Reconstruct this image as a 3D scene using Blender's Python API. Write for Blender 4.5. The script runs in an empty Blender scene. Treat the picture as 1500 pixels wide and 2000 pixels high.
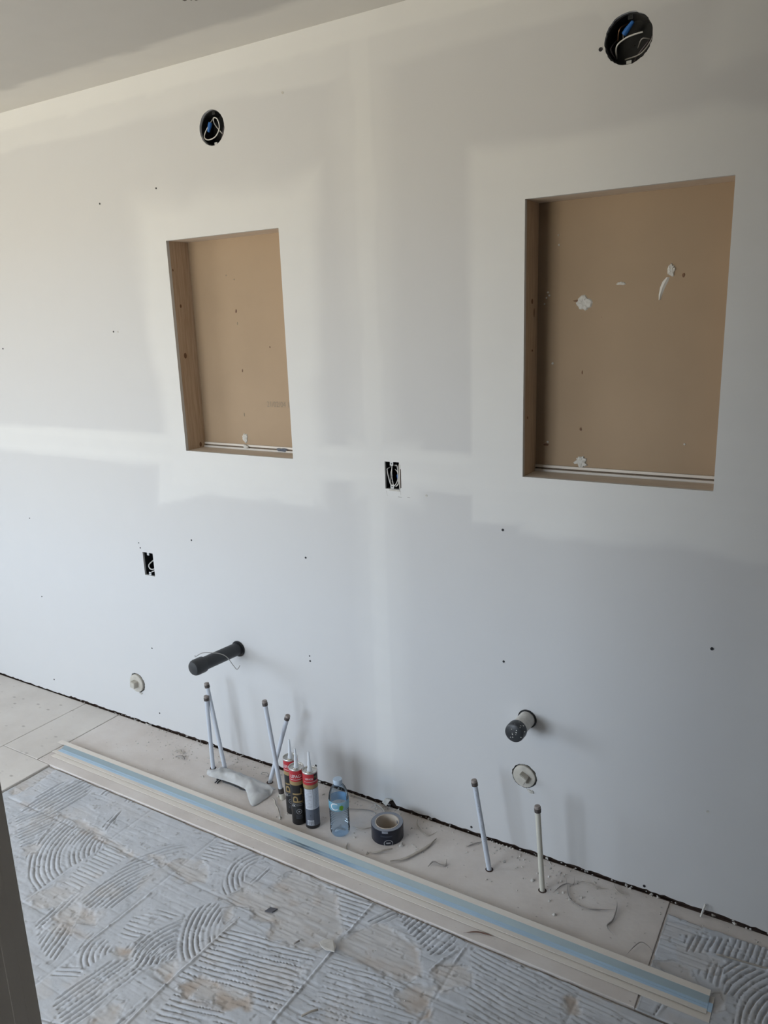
import bpy, bmesh, math, random
import numpy as np
from mathutils import Vector, Matrix

sc = bpy.context.scene
col = sc.collection
random.seed(7)
RNG = np.random.default_rng(11)

# ------------------------------------------------------------------ camera
cam_d = bpy.data.cameras.new('camera')
cam = bpy.data.objects.new('camera', cam_d)
col.objects.link(cam)
right = Vector((0.85432667, 0.51863155, -0.03387106))
down = Vector((0.09647812, -0.22228765, -0.97019595))
fwd = Vector((-0.51070335, 0.82559646, -0.23994287))
cam.matrix_world = Matrix((
    (right.x, -down.x, -fwd.x, 0.0),
    (right.y, -down.y, -fwd.y, -1.993),
    (right.z, -down.z, -fwd.z, 1.6305),
    (0, 0, 0, 1)))
cam_d.sensor_fit = 'HORIZONTAL'
cam_d.sensor_width = 36.0
cam_d.lens = 36.0 * 1510.29 / 1500.0
cam_d.clip_start = 0.02
sc.camera = cam

# ------------------------------------------------------------------ world, lights, exposure
sc.view_settings.view_transform = 'Standard'
sc.view_settings.look = 'None'
sc.view_settings.gamma = 1.0
sc.view_settings.use_curve_mapping = False
sc.view_settings.exposure = 0.0
w = bpy.data.worlds.new('sky'); sc.world = w
w.use_nodes = True
SKY_L, GROUND_L = 13.8, 9.4
wn = w.node_tree
bg = wn.nodes['Background']
tcw = wn.nodes.new('ShaderNodeTexCoord'); sepw = wn.nodes.new('ShaderNodeSeparateXYZ')
wn.links.new(tcw.outputs['Generated'], sepw.inputs['Vector'])
rmp = wn.nodes.new('ShaderNodeMapRange'); rmp.inputs['From Min'].default_value = -0.03; rmp.inputs['From Max'].default_value = 0.03
wn.links.new(sepw.outputs['Z'], rmp.inputs['Value'])
mxw = wn.nodes.new('ShaderNodeMix'); mxw.data_type = 'RGBA'
wn.links.new(rmp.outputs['Result'], mxw.inputs['Factor'])
mxw.inputs['A'].default_value = (1.0 * GROUND_L, 0.885 * GROUND_L, 0.68 * GROUND_L, 1)   # sunlit ground below the horizon
mxw.inputs['B'].default_value = (0.75 * SKY_L, 0.86 * SKY_L, 1.0 * SKY_L, 1)            # bright overcast sky above it
wn.links.new(mxw.outputs['Result'], bg.inputs['Color'])
bg.inputs['Strength'].default_value = 1.0

ROOM_X0, ROOM_X1, ROOM_Y0, ROOM_H = -5.6, 1.3, -4.2, 2.44
WZ0, WZ1 = 0.60, 2.10
WIN_A = (-3.7, -2.0)        # y range of the window in the end wall
WIN_B = (-3.75, -1.75)        # x range of the window in the wall facing the niches

def portal(name, loc, direction, sx, sy):
    """daylight enters here: a sampling portal for the sky, it emits nothing itself"""
    l = bpy.data.lights.new(name, 'AREA')
    l.shape = 'RECTANGLE'; l.size = sx; l.size_y = sy
    l.cycles.is_portal = True
    o = bpy.data.objects.new(name, l); col.objects.link(o)
    o.location = loc
    o.rotation_euler = Vector(direction).to_track_quat('-Z', 'Y').to_euler()
    return o
portal('window_portal', (ROOM_X0 - 0.14, sum(WIN_A) / 2, (WZ0 + WZ1) / 2), (1, 0, 0), WIN_A[1] - WIN_A[0], WZ1 - WZ0)
portal('window_portal', (sum(WIN_B) / 2, ROOM_Y0 - 0.14, (WZ0 + WZ1) / 2), (0, 1, 0), WIN_B[1] - WIN_B[0], WZ1 - WZ0)

# ------------------------------------------------------------------ helpers
def tag(o, label=None, cat=None, group=None, kind=None):
    if label: o['label'] = label
    if cat: o['category'] = cat
    if group: o['group'] = group
    if kind: o['kind'] = kind
    return o

def empty(name, loc=(0, 0, 0), rot=(0, 0, 0), label=None, cat=None, group=None):
    o = bpy.data.objects.new(name, None)
    col.objects.link(o); o.location = loc; o.rotation_euler = rot
    o.empty_display_size = 0.02
    return tag(o, label, cat, group)

def mesh_obj(name, verts, faces, mat, parent=None, smooth=False, loc=None, rot=None):
    me = bpy.data.meshes.new(name)
    me.from_pydata([tuple(v) for v in verts], [], faces)
    me.update()
    if mat: me.materials.append(mat)
    if smooth:
        me.polygons.foreach_set('use_smooth', [True] * len(me.polygons))
    o = bpy.data.objects.new(name, me)
    col.objects.link(o)
    if parent: o.parent = parent
    if loc: o.location = loc
    if rot: o.rotation_euler = rot
    return o

def bm_obj(name, bm, mat, parent=None, smooth=False):
    bmesh.ops.recalc_face_normals(bm, faces=bm.faces[:])
    me = bpy.data.meshes.new(name)
    bm.to_mesh(me); bm.free()
    if mat: me.materials.append(mat)
    if smooth:
        me.polygons.foreach_set('use_smooth', [True] * len(me.polygons))
    o = bpy.data.objects.new(name, me); col.objects.link(o)
    if parent: o.parent = parent
    return o

def box(name, a, b, mat, parent=None, bevel=0.0):
    bm = bmesh.new()
    bmesh.ops.create_cube(bm, size=1.0)
    c = [(a[i] + b[i]) / 2 for i in range(3)]; s = [abs(b[i] - a[i]) for i in range(3)]
    for v in bm.verts:
        v.co = Vector((c[0] + v.co.x * s[0], c[1] + v.co.y * s[1], c[2] + v.co.z * s[2]))
    if bevel:
        bmesh.ops.bevel(bm, geom=bm.edges[:], offset=bevel, segments=2, affect='EDGES', profile=0.5)
    return bm_obj(name, bm, mat, parent)

def axis_mat(d):
    d = Vector(d).normalized()
    if d.z > 0.9999: return Matrix.Identity(3)
    return d.to_track_quat('Z', 'Y').to_matrix()

def lathe(name, prof, mat, parent=None, seg=32, base=(0, 0, 0), axis=(0, 0, 1), a0=0.0, a1=2 * math.pi, smooth=True, close_ends=True, wob=None):
    """profile of (radius, height) turned about an axis"""
    M = axis_mat(axis); B = Vector(base)
    full = abs(a1 - a0 - 2 * math.pi) < 1e-6
    n = seg if full else seg + 1
    vs = []; fs = []
    for i, (r, h) in enumerate(prof):
        for k in range(n):
            a = a0 + (a1 - a0) * k / seg
            rr = r * (wob(a, h) if wob else 1.0)
            vs.append(B + M @ Vector((rr * math.cos(a), rr * math.sin(a), h)))
    for i in range(len(prof) - 1):
        for k in range(seg):
            k2 = (k + 1) % n if full else k + 1
            fs.append((i * n + k, i * n + k2, (i + 1) * n + k2, (i + 1) * n + k))
    if full and close_ends:
        fs.append(tuple(range(n - 1, -1, -1)))
        fs.append(tuple((len(prof) - 1) * n + k for k in range(n)))
    o = mesh_obj(name, vs, fs, mat, parent, smooth)
    if smooth:
        try:
            o.data.set_sharp_from_angle(angle=math.radians(38))
        except Exception:
            pass
    return o

def catmull(pts, n=8):
    P = [Vector(p) for p in pts]
    if len(P) < 3: return P
    P = [P[0] * 2 - P[1]] + P + [P[-1] * 2 - P[-2]]
    out = []
    for i in range(1, len(P) - 2):
        for k in range(n):
            t = k / n
            a, b, c, d = P[i - 1], P[i], P[i + 1], P[i + 2]
            out.append(0.5 * ((2 * b) + (c - a) * t + (2 * a - 5 * b + 4 * c - d) * t * t + (3 * b - a - 3 * c + d) * t ** 3))
    out.append(P[-2])
    return out

def sweep(name, pts, r, mat, parent=None, seg=8, smoothpath=True, flat=None, taper=False):
    """a tube along a path; flat=(w,t) gives a ribbon section instead"""
    P = catmull(pts) if smoothpath else [Vector(p) for p in pts]
    n = len(P); vs = []; fs = []
    up = Vector((0, 0, 1))
    prev = None
    for i in range(n):
        t = (P[min(i + 1, n - 1)] - P[max(i - 1, 0)]).normalized()
        if prev is None:
            s = t.cross(up)
            if s.length < 1e-3: s = t.cross(Vector((1, 0, 0)))
        else:
            s = prev - t * prev.dot(t)
        s.normalize(); prev = s
        u = s.cross(t).normalized()
        k = 1.0
        if taper: k = max(0.15, min(1.0, 4.0 * min(i, n - 1 - i) / n))
        for j in range(seg):
            a = 2 * math.pi * (j + 0.5) / seg
            if flat:
                vs.append(P[i] + s * math.cos(a) * flat[0] * k + u * math.sin(a) * flat[1])
            else:
                vs.append(P[i] + s * math.cos(a) * r * k + u * math.sin(a) * r * k)
    for i in range(n - 1):
        for j in range(seg):
            j2 = (j + 1) % seg
            fs.append((i * seg + j, i * seg + j2, (i + 1) * seg + j2, (i + 1) * seg + j))
    fs.append(tuple(range(seg - 1, -1, -1))); fs.append(tuple((n - 1) * seg + j for j in range(seg)))
    return mesh_obj(name, vs, fs, mat, parent, smooth=True)

def vnoise(x, y, scale, seed=0):
    """smooth value noise 0..1 on numpy arrays"""
    r = np.random.default_rng(seed).random((256, 256))
    u = np.asarray(x) / scale + 1000.3; v = np.asarray(y) / scale + 1000.7
    i = np.floor(u).astype(int); j = np.floor(v).astype(int)
    f = u - i; g = v - j
    f = f * f * (3 - 2 * f); g = g * g * (3 - 2 * g)
    i0 = i % 256; i1 = (i + 1) % 256; j0 = j % 256; j1 = (j + 1) % 256
    return (r[i0, j0] * (1 - f) + r[i1, j0] * f) * (1 - g) + (r[i0, j1] * (1 - f) + r[i1, j1] * f) * g

def fbm(x, y, scale, seed=0, octv=3):
    s = 0; a = 0.5; t = 0
    for o in range(octv):
        s = s + a * vnoise(x, y, scale / 2 ** o, seed + o * 17); t += a; a *= 0.5
    return s / t

def sstep(e0, e1, x):
    t = np.clip((x - e0) / (e1 - e0), 0, 1)
    return t * t * (3 - 2 * t)

# ------------------------------------------------------------------ materials
def mat_new(name):
    m = bpy.data.materials.new(name); m.use_nodes = True
    return m, m.node_tree, m.node_tree.nodes['Principled BSDF']

def plain(name, c, rough=0.6, metal=0.0, var=0.0, vscale=20.0, bump=0.0, bscale=80.0, spec=0.4, c2=None, trans=0.0, alpha=1.0):
    m, nt, b = mat_new(name)
    b.inputs['Roughness'].default_value = rough
    b.inputs['Metallic'].default_value = metal
    b.inputs['Specular IOR Level'].default_value = spec
    tc = nt.nodes.new('ShaderNodeTexCoord')
    n = nt.nodes.new('ShaderNodeTexNoise'); n.inputs['Scale'].default_value = vscale; n.inputs['Detail'].default_value = 4
    nt.links.new(tc.outputs['Object'], n.inputs['Vector'])
    r = nt.nodes.new('ShaderNodeValToRGB')
    r.color_ramp.elements[0].position = 0.3; r.color_ramp.elements[1].position = 0.7
    d = c2 if c2 else tuple(x * (1 - var) for x in c)
    r.color_ramp.elements[0].color = (*d, 1); r.color_ramp.elements[1].color = (*c, 1)
    nt.links.new(n.outputs['Fac'], r.inputs['Fac'])
    nt.links.new(r.outputs['Color'], b.inputs['Base Color'])
    if bump:
        n2 = nt.nodes.new('ShaderNodeTexNoise'); n2.inputs['Scale'].default_value = bscale; n2.inputs['Detail'].default_value = 3
        nt.links.new(tc.outputs['Object'], n2.inputs['Vector'])
        bp = nt.nodes.new('ShaderNodeBump'); bp.inputs['Strength'].default_value = bump; bp.inputs['Distance'].default_value = 0.002
        nt.links.new(n2.outputs['Fac'], bp.inputs['Height']); nt.links.new(bp.outputs['Normal'], b.inputs['Normal'])
    if trans:
        b.inputs['Transmission Weight'].default_value = trans
    b.inputs['Alpha'].default_value = alpha
    return m

def drywall_mat(name, paper, mud):
    m, nt, b = mat_new(name)
    b.inputs['Roughness'].default_value = 0.75; b.inputs['Specular IOR Level'].default_value = 0.25
    at = nt.nodes.new('ShaderNodeAttribute'); at.attribute_name = 'mud'
    sp = nt.nodes.new('ShaderNodeSeparateColor'); nt.links.new(at.outputs['Color'], sp.inputs['Color'])
    tc = nt.nodes.new('ShaderNodeTexCoord')
    n = nt.nodes.new('ShaderNodeTexNoise'); n.inputs['Scale'].default_value = 9; n.inputs['Detail'].default_value = 5
    nt.links.new(tc.outputs['Object'], n.inputs['Vector'])
    mp = nt.nodes.new('ShaderNodeMapRange'); mp.inputs['To Min'].default_value = -0.12; mp.inputs['To Max'].default_value = 0.12
    nt.links.new(n.outputs['Fac'], mp.inputs['Value'])
    ad = nt.nodes.new('ShaderNodeMath'); ad.operation = 'MULTIPLY_ADD'; ad.use_clamp = True
    nt.links.new(mp.outputs['Result'], ad.inputs[0]); ad.inputs[1].default_value = 1.0
    nt.links.new(sp.outputs['Red'], ad.inputs[2])
    mx = nt.nodes.new('ShaderNodeMix'); mx.data_type = 'RGBA'
    nt.links.new(ad.outputs['Value'], mx.inputs['Factor'])
    mx.inputs['A'].default_value = (*paper, 1); mx.inputs['B'].default_value = (*mud, 1)
    nt.links.new(mx.outputs['Result'], b.inputs['Base Color'])
    n2 = nt.nodes.new('ShaderNodeTexNoise'); n2.inputs['Scale'].default_value = 5; n2.inputs['Detail'].default_value = 2
    nt.links.new(tc.outputs['Object'], n2.inputs['Vector'])
    mm = nt.nodes.new('ShaderNodeMath'); mm.operation = 'MULTIPLY_ADD'
    nt.links.new(sp.outputs['Red'], mm.inputs[0]); mm.inputs[1].default_value = 0.35; nt.links.new(n2.outputs['Fac'], mm.inputs[2])
    bp = nt.nodes.new('ShaderNodeBump'); bp.inputs['Strength'].default_value = 0.12; bp.inputs['Distance'].default_value = 0.01
    nt.links.new(mm.outputs['Value'], bp.inputs['Height']); nt.links.new(bp.outputs['Normal'], b.inputs['Normal'])
    return m

def wood_mat(name, c1, c2, axis='Z', scale=14.0, rough=0.65):
    m, nt, b = mat_new(name)
    b.inputs['Roughness'].default_value = rough; b.inputs['Specular IOR Level'].default_value = 0.25
    tc = nt.nodes.new('ShaderNodeTexCoord'); mpn = nt.nodes.new('ShaderNodeMapping')
    s = {'X': (0.6, 9, 9), 'Y': (9, 0.6, 9), 'Z': (9, 9, 0.6)}[axis]
    mpn.inputs['Scale'].default_value = s
    nt.links.new(tc.outputs['Object'], mpn.inputs['Vector'])
    n = nt.nodes.new('ShaderNodeTexNoise'); n.inputs['Scale'].default_value = scale; n.inputs['Detail'].default_value = 5; n.inputs['Distortion'].default_value = 0.5
    nt.links.new(mpn.outputs['Vector'], n.inputs['Vector'])
    r = nt.nodes.new('ShaderNodeValToRGB')
    r.color_ramp.elements[0].position = 0.32; r.color_ramp.elements[0].color = (*c2, 1)
    r.color_ramp.elements[1].position = 0.66; r.color_ramp.elements[1].color = (*c1, 1)
    nt.links.new(n.outputs['Fac'], r.inputs['Fac']); nt.links.new(r.outputs['Color'], b.inputs['Base Color'])
    bp = nt.nodes.new('ShaderNodeBump'); bp.inputs['Strength'].default_value = 0.15; bp.inputs['Distance'].default_value = 0.002
    nt.links.new(n.outputs['Fac'], bp.inputs['Height']); nt.links.new(bp.outputs['Normal'], b.inputs['Normal'])
    return m

def dusty_floor_mat(name, base, dark, light, spots=False):
    m, nt, b = mat_new(name)
    b.inputs['Roughness'].default_value = 0.85; b.inputs['Specular IOR Level'].default_value = 0.2
    tc = nt.nodes.new('ShaderNodeTexCoord')
    n = nt.nodes.new('ShaderNodeTexNoise'); n.inputs['Scale'].default_value = 4.5; n.inputs['Detail'].default_value = 6; n.inputs['Roughness'].default_value = 0.6
    nt.links.new(tc.outputs['Object'], n.inputs['Vector'])
    r = nt.nodes.new('ShaderNodeValToRGB')
    r.color_ramp.elements[0].position = 0.33; r.color_ramp.elements[0].color = (*dark, 1)
    r.color_ramp.elements[1].position = 0.68; r.color_ramp.elements[1].color = (*light, 1)
    e = r.color_ramp.elements.new(0.5); e.color = (*base, 1)
    nt.links.new(n.outputs['Fac'], r.inputs['Fac'])
    # scattered small dark scuffs
    mpn = nt.nodes.new('ShaderNodeMapping'); mpn.inputs['Scale'].default_value = (1.0, 1.7, 1.0)
    nt.links.new(tc.outputs['Object'], mpn.inputs['Vector'])
    v = nt.nodes.new('ShaderNodeTexVoronoi'); v.inputs['Scale'].default_value = 13 if spots else 22
    nt.links.new(mpn.outputs['Vector'], v.inputs['Vector'])
    r2 = nt.nodes.new('ShaderNodeValToRGB')
    r2.color_ramp.elements[0].position = 0.05 if spots else 0.035; r2.color_ramp.elements[0].color = (0.55, 0.53, 0.53, 1)
    r2.color_ramp.elements[1].position = 0.16 if spots else 0.09; r2.color_ramp.elements[1].color = (1, 1, 1, 1)
    nt.links.new(v.outputs['Distance'], r2.inputs['Fac'])
    mx = nt.nodes.new('ShaderNodeMix'); mx.data_type = 'RGBA'; mx.blend_type = 'MULTIPLY'; mx.inputs['Factor'].default_value = 0.8
    nt.links.new(r.outputs['Color'], mx.inputs['A']); nt.links.new(r2.outputs['Color'], mx.inputs['B'])
    nt.links.new(mx.outputs['Result'], b.inputs['Base Color'])
    n2 = nt.nodes.new('ShaderNodeTexNoise'); n2.inputs['Scale'].default_value = 60; n2.inputs['Detail'].default_value = 5
    nt.links.new(tc.outputs['Object'], n2.inputs['Vector'])
    bp = nt.nodes.new('ShaderNodeBump'); bp.inputs['Strength'].default_value = 0.25; bp.inputs['Distance'].default_value = 0.002
    nt.links.new(n2.outputs['Fac'], bp.inputs['Height']); nt.links.new(bp.outputs['Normal'], b.inputs['Normal'])
    return m

def thinset_mat():
    m, nt, b = mat_new('thinset')
    b.inputs['Roughness'].default_value = 0.8; b.inputs['Specular IOR Level'].default_value = 0.25
    at = nt.nodes.new('ShaderNodeAttribute'); at.attribute_name = 'tone'
    sp = nt.nodes.new('ShaderNodeSeparateColor'); nt.links.new(at.outputs['Color'], sp.inputs['Color'])
    tc = nt.nodes.new('ShaderNodeTexCoord')
    n = nt.nodes.new('ShaderNodeTexNoise'); n.inputs['Scale'].default_value = 14; n.inputs['Detail'].default_value = 6
    nt.links.new(tc.outputs['Object'], n.inputs['Vector'])
    r = nt.nodes.new('ShaderNodeValToRGB')
    r.color_ramp.elements[0].position = 0.3; r.color_ramp.elements[0].color = (0.50, 0.52, 0.56, 1)
    r.color_ramp.elements[1].position = 0.7; r.color_ramp.elements[1].color = (0.58, 0.60, 0.645, 1)
    nt.links.new(n.outputs['Fac'], r.inputs['Fac'])
    def mix(a, fac, c):
        x = nt.nodes.new('ShaderNodeMix'); x.data_type = 'RGBA'
        nt.links.new(a, x.inputs['A']); nt.links.new(fac, x.inputs['Factor']); x.inputs['B'].default_value = (*c, 1)
        return x.outputs['Result']
    c = mix(r.outputs['Color'], sp.outputs['Red'], (0.56, 0.525, 0.50))
    c = mix(c, sp.outputs['Green'], (0.44, 0.345, 0.275))
    c = mix(c, sp.outputs['Blue'], (0.20, 0.19, 0.18))
    nt.links.new(c, b.inputs['Base Color'])
    n2 = nt.nodes.new('ShaderNodeTexNoise'); n2.inputs['Scale'].default_value = 90; n2.inputs['Detail'].default_value = 4
    nt.links.new(tc.outputs['Object'], n2.inputs['Vector'])
    bp = nt.nodes.new('ShaderNodeBump'); bp.inputs['Strength'].default_value = 0.3; bp.inputs['Distance'].default_value = 0.002
    nt.links.new(n2.outputs['Fac'], bp.inputs['Height']); nt.links.new(bp.outputs['Normal'], b.inputs['Normal'])
    return m

def clear_plastic(name, tint, gloss=0.25, diffuse=0.0, rough=0.08):
    m = bpy.data.materials.new(name); m.use_nodes = True
    nt = m.node_tree; nt.nodes.clear()
    out = nt.nodes.new('ShaderNodeOutputMaterial')
    tr = nt.nodes.new('ShaderNodeBsdfTransparent'); tr.inputs['Color'].default_value = (*tint, 1)
    gl = nt.nodes.new('ShaderNodeBsdfGlossy'); gl.inputs['Roughness'].default_value = rough
    fr = nt.nodes.new('ShaderNodeLayerWeight'); fr.inputs['Blend'].default_value = gloss
    mx = nt.nodes.new('ShaderNodeMixShader')
    nt.links.new(fr.outputs['Fresnel'], mx.inputs['Fac']); nt.links.new(tr.outputs[0], mx.inputs[1]); nt.links.new(gl.outputs[0], mx.inputs[2])
    last = mx
    if diffuse:
        df = nt.nodes.new('ShaderNodeBsdfDiffuse'); df.inputs['Color'].default_value = (0.90, 0.91, 0.92, 1)
        tl = nt.nodes.new('ShaderNodeBsdfTranslucent'); tl.inputs['Color'].default_value = (0.90, 0.91, 0.92, 1)
        a = nt.nodes.new('ShaderNodeMixShader'); a.inputs['Fac'].default_value = 0.12
        nt.links.new(df.outputs[0], a.inputs[1]); nt.links.new(tl.outputs[0], a.inputs[2])
        tc = nt.nodes.new('ShaderNodeTexCoord'); n = nt.nodes.new('ShaderNodeTexNoise'); n.inputs['Scale'].default_value = 25
        nt.links.new(tc.outputs['Object'], n.inputs['Vector'])
        mr = nt.nodes.new('ShaderNodeMapRange'); mr.inputs['To Min'].default_value = diffuse - 0.15; mr.inputs['To Max'].default_value = diffuse + 0.15
        nt.links.new(n.outputs['Fac'], mr.inputs['Value'])
        b2 = nt.nodes.new('ShaderNodeMixShader')
        nt.links.new(mr.outputs['Result'], b2.inputs['Fac']); nt.links.new(mx.outputs[0], b2.inputs[1]); nt.links.new(a.outputs[0], b2.inputs[2])
        last = b2
    nt.links.new(last.outputs[0], out.inputs['Surface'])
    return m

M = {}
M['wall'] = drywall_mat('drywall_paper_and_compound', (0.585, 0.585, 0.592), (0.685, 0.685, 0.68))
M['ceiling'] = drywall_mat('ceiling_drywall', (0.54, 0.52, 0.485), (0.72, 0.69, 0.635))
M['paint'] = plain('primed_wall', (0.85, 0.84, 0.82), 0.8, var=0.04, vscale=3)
M['jamb'] = plain('painted_casing', (0.80, 0.75, 0.69), 0.55, var=0.05, vscale=6)
M['gypsum'] = plain('gypsum_edge', (0.62, 0.60, 0.56), 0.9, var=0.25, vscale=60, bump=0.5)
M['brownpaper'] = plain('brown_board_paper', (0.40, 0.295, 0.20), 0.8, var=0.07, vscale=5, bump=0.1, bscale=150)
M['stud'] = wood_mat('spruce_stud', (0.58, 0.45, 0.33), (0.46, 0.335, 0.23), 'Z')
M['studx'] = wood_mat('spruce_plate', (0.60, 0.49, 0.38), (0.50, 0.38, 0.28), 'X')
M['sillwood'] = wood_mat('dusty_sill', (0.70, 0.63, 0.55), (0.62, 0.54, 0.46), 'X')
M['headwood'] = wood_mat('header_lit_below', (0.72, 0.62, 0.51), (0.64, 0.53, 0.42), 'X')  # paler than the studs: light from below is put into its colour
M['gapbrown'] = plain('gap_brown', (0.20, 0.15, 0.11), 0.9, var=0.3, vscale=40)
M['knot'] = plain('wood_knot', (0.22, 0.12, 0.07), 0.7, var=0.3, vscale=60)
M['compound'] = plain('joint_compound', (0.68, 0.67, 0.64), 0.85, var=0.12, vscale=40, bump=0.5, bscale=60)
M['darkplate'] = plain('dark_sill_plate', (0.085, 0.055, 0.045), 0.9, var=0.5, vscale=30)
M['screw'] = plain('black_phosphate', (0.03, 0.03, 0.035), 0.5, metal=0.4)
M['ink'] = plain('faint_ink', (0.27, 0.22, 0.165), 0.8)
M['inkdark'] = plain('dark_ink', (0.10, 0.08, 0.07), 0.8)
M['blackbox'] = plain('black_box_plastic', (0.018, 0.019, 0.021), 0.35, var=0.3)
M['abs'] = plain('black_abs', (0.035, 0.038, 0.043), 0.38, var=0.25, vscale=18)
M['dustyabs'] = plain('dusty_abs', (0.74, 0.72, 0.68), 0.8, vscale=60, c2=(0.55, 0.53, 0.50), bump=0.3)
M['wirewhite'] = plain('white_wire', (0.66, 0.65, 0.63), 0.45)
M['wiredark'] = plain('dark_wire', (0.12, 0.10, 0.11), 0.4)
M['wiregrey'] = plain('grey_wire', (0.33, 0.32, 0.31), 0.4)
M['steel'] = plain('steel', (0.45, 0.45, 0.46), 0.35, metal=0.9, var=0.2)
M['copper'] = plain('copper', (0.45, 0.26, 0.16), 0.4, metal=0.8)
M['blue'] = plain('blue_connector', (0.035, 0.16, 0.50), 0.4, var=0.1)
M['tabwhite'] = plain('pale_tab', (0.55, 0.56, 0.57), 0.5)
M['plug'] = plain('dusty_plug', (0.56, 0.53, 0.47), 0.75, vscale=50, c2=(0.45, 0.425, 0.38), bump=0.3)
M['pex'] = plain('pex_pipe', (0.56, 0.60, 0.67), 0.38, var=0.04)  # blue of the reflected sky is put into the base colour
M['pexbeige'] = plain('pex_beige', (0.60, 0.58, 0.51), 0.45, var=0.08, vscale=12)
M['ring'] = plain('crimp_ring', (0.10, 0.085, 0.08), 0.5, metal=0.3, var=0.3)
M['pexplug'] = plain('pex_plug', (0.30, 0.26, 0.24), 0.5, var=0.2, vscale=90)
M['floor'] = dusty_floor_mat('subfloor_board', (0.655, 0.605, 0.575), (0.59, 0.54, 0.51), (0.70, 0.66, 0.635))
M['ply'] = dusty_floor_mat('primed_plywood', (0.655, 0.62, 0.59), (0.61, 0.575, 0.545), (0.69, 0.66, 0.63), spots=True)
M['slab'] = plain('dark_subfloor', (0.16, 0.12, 0.10), 0.9, var=0.3, vscale=8)
M['thinset'] = thinset_mat()
M['cream'] = plain('cream_paper_flange', (0.74, 0.69, 0.635), 0.6, var=0.03, vscale=4)
M['galv'] = plain('galvanised_core', (0.50, 0.66, 0.80), 0.33, metal=0.9, var=0.05, vscale=6)  # galvanised metal, with the sky's blue reflection tinted into its colour
M['red'] = plain('red_label', (0.42, 0.030, 0.040), 0.35)
M['gold'] = plain('gold_label', (0.30, 0.215, 0.10), 0.4)
M['black'] = plain('black_label', (0.018, 0.017, 0.018), 0.35)
M['labelwhite'] = plain('white_label', (0.55, 0.58, 0.64), 0.45)
M['labelgrey'] = plain('slate_label', (0.115, 0.13, 0.165), 0.45)
M['print'] = plain('white_print', (0.70, 0.70, 0.72), 0.5)
M['printgrey'] = plain('grey_print', (0.30, 0.31, 0.34), 0.5)
M['tin'] = plain('tin_cap', (0.62, 0.60, 0.57), 0.28, metal=0.8, var=0.1)
M['nozzle'] = plain('nozzle_plastic', (0.78, 0.82, 0.88), 0.35, spec=0.5, alpha=0.72)
M['tape'] = plain('navy_tape_wrap', (0.010, 0.013, 0.026), 0.35, var=0.2)
M['tapeside'] = plain('tape_edges', (0.27, 0.29, 0.34), 0.45, var=0.2, vscale=30)
M['core'] = plain('cardboard_core', (0.56, 0.49, 0.42), 0.75, var=0.08)
M['bottle'] = clear_plastic('bottle_plastic', (0.79, 0.89, 0.985), 0.15)
M['bottlecap'] = plain('bottle_cap', (0.46, 0.56, 0.68), 0.35, alpha=0.9)
M['bottleband'] = plain('blue_band', (0.20, 0.52, 0.72), 0.35, alpha=0.55)
M['green'] = plain('leaf_green', (0.12, 0.30, 0.02), 0.4)
M['bag'] = clear_plastic('cloudy_film', (0.93, 0.945, 0.955), 0.25, diffuse=0.40, rough=0.2)
M['clip'] = plain('black_clip', (0.03, 0.032, 0.035), 0.45)
M['shaving'] = plain('plaster_shaving', (0.46, 0.415, 0.365), 0.85, var=0.2, vscale=40)
M['dullstrip'] = plain('dull_strip', (0.37, 0.34, 0.32), 0.8, var=0.3, vscale=30)
M['twig'] = plain('brown_splinter', (0.20, 0.115, 0.085), 0.8, var=0.3)
M['crumb'] = plain('gypsum_crumb', (0.60, 0.575, 0.545), 0.9, var=0.25, vscale=60)
M['chipdark'] = plain('dark_chip', (0.13, 0.13, 0.15), 0.6, var=0.3)
M['glass'] = clear_plastic('window_glass', (0.97, 0.98, 0.98), 0.12)
M['vinyl'] = plain('window_vinyl', (0.75, 0.75, 0.74), 0.4)

# ================================================================== STRUCTURE
NICHES = [(-2.067, -1.579, 1.1975, 1.9195), (-0.777, -0.283, 1.1975, 1.9195)]
OUTLETS = [(-1.2245, -1.1735, 1.127, 1.212), (-2.361, -2.304, 0.682, 0.777)]
ROUNDS = [  # centre x, z, radius, roughness of the cut
    (-1.819, 2.237, 0.052, 0.012), (-0.531, 2.239, 0.0545, 0.02),
    (-1.895, 0.459, 0.0300, 0.02), (-0.755, 0.462, 0.0290, 0.02),
    (-2.484, 0.185, 0.0435, 0.05), (-0.762, 0.267, 0.0400, 0.04)]
TH = 0.0127
BOT = 0.0100

def boxmask(x, z, x0, x1, z0, z1, s, wob):
    d = np.minimum(np.minimum(x - x0, x1 - x), np.minimum(z - z0, z1 - z)) + wob
    return sstep(-s, s, d)

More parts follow.
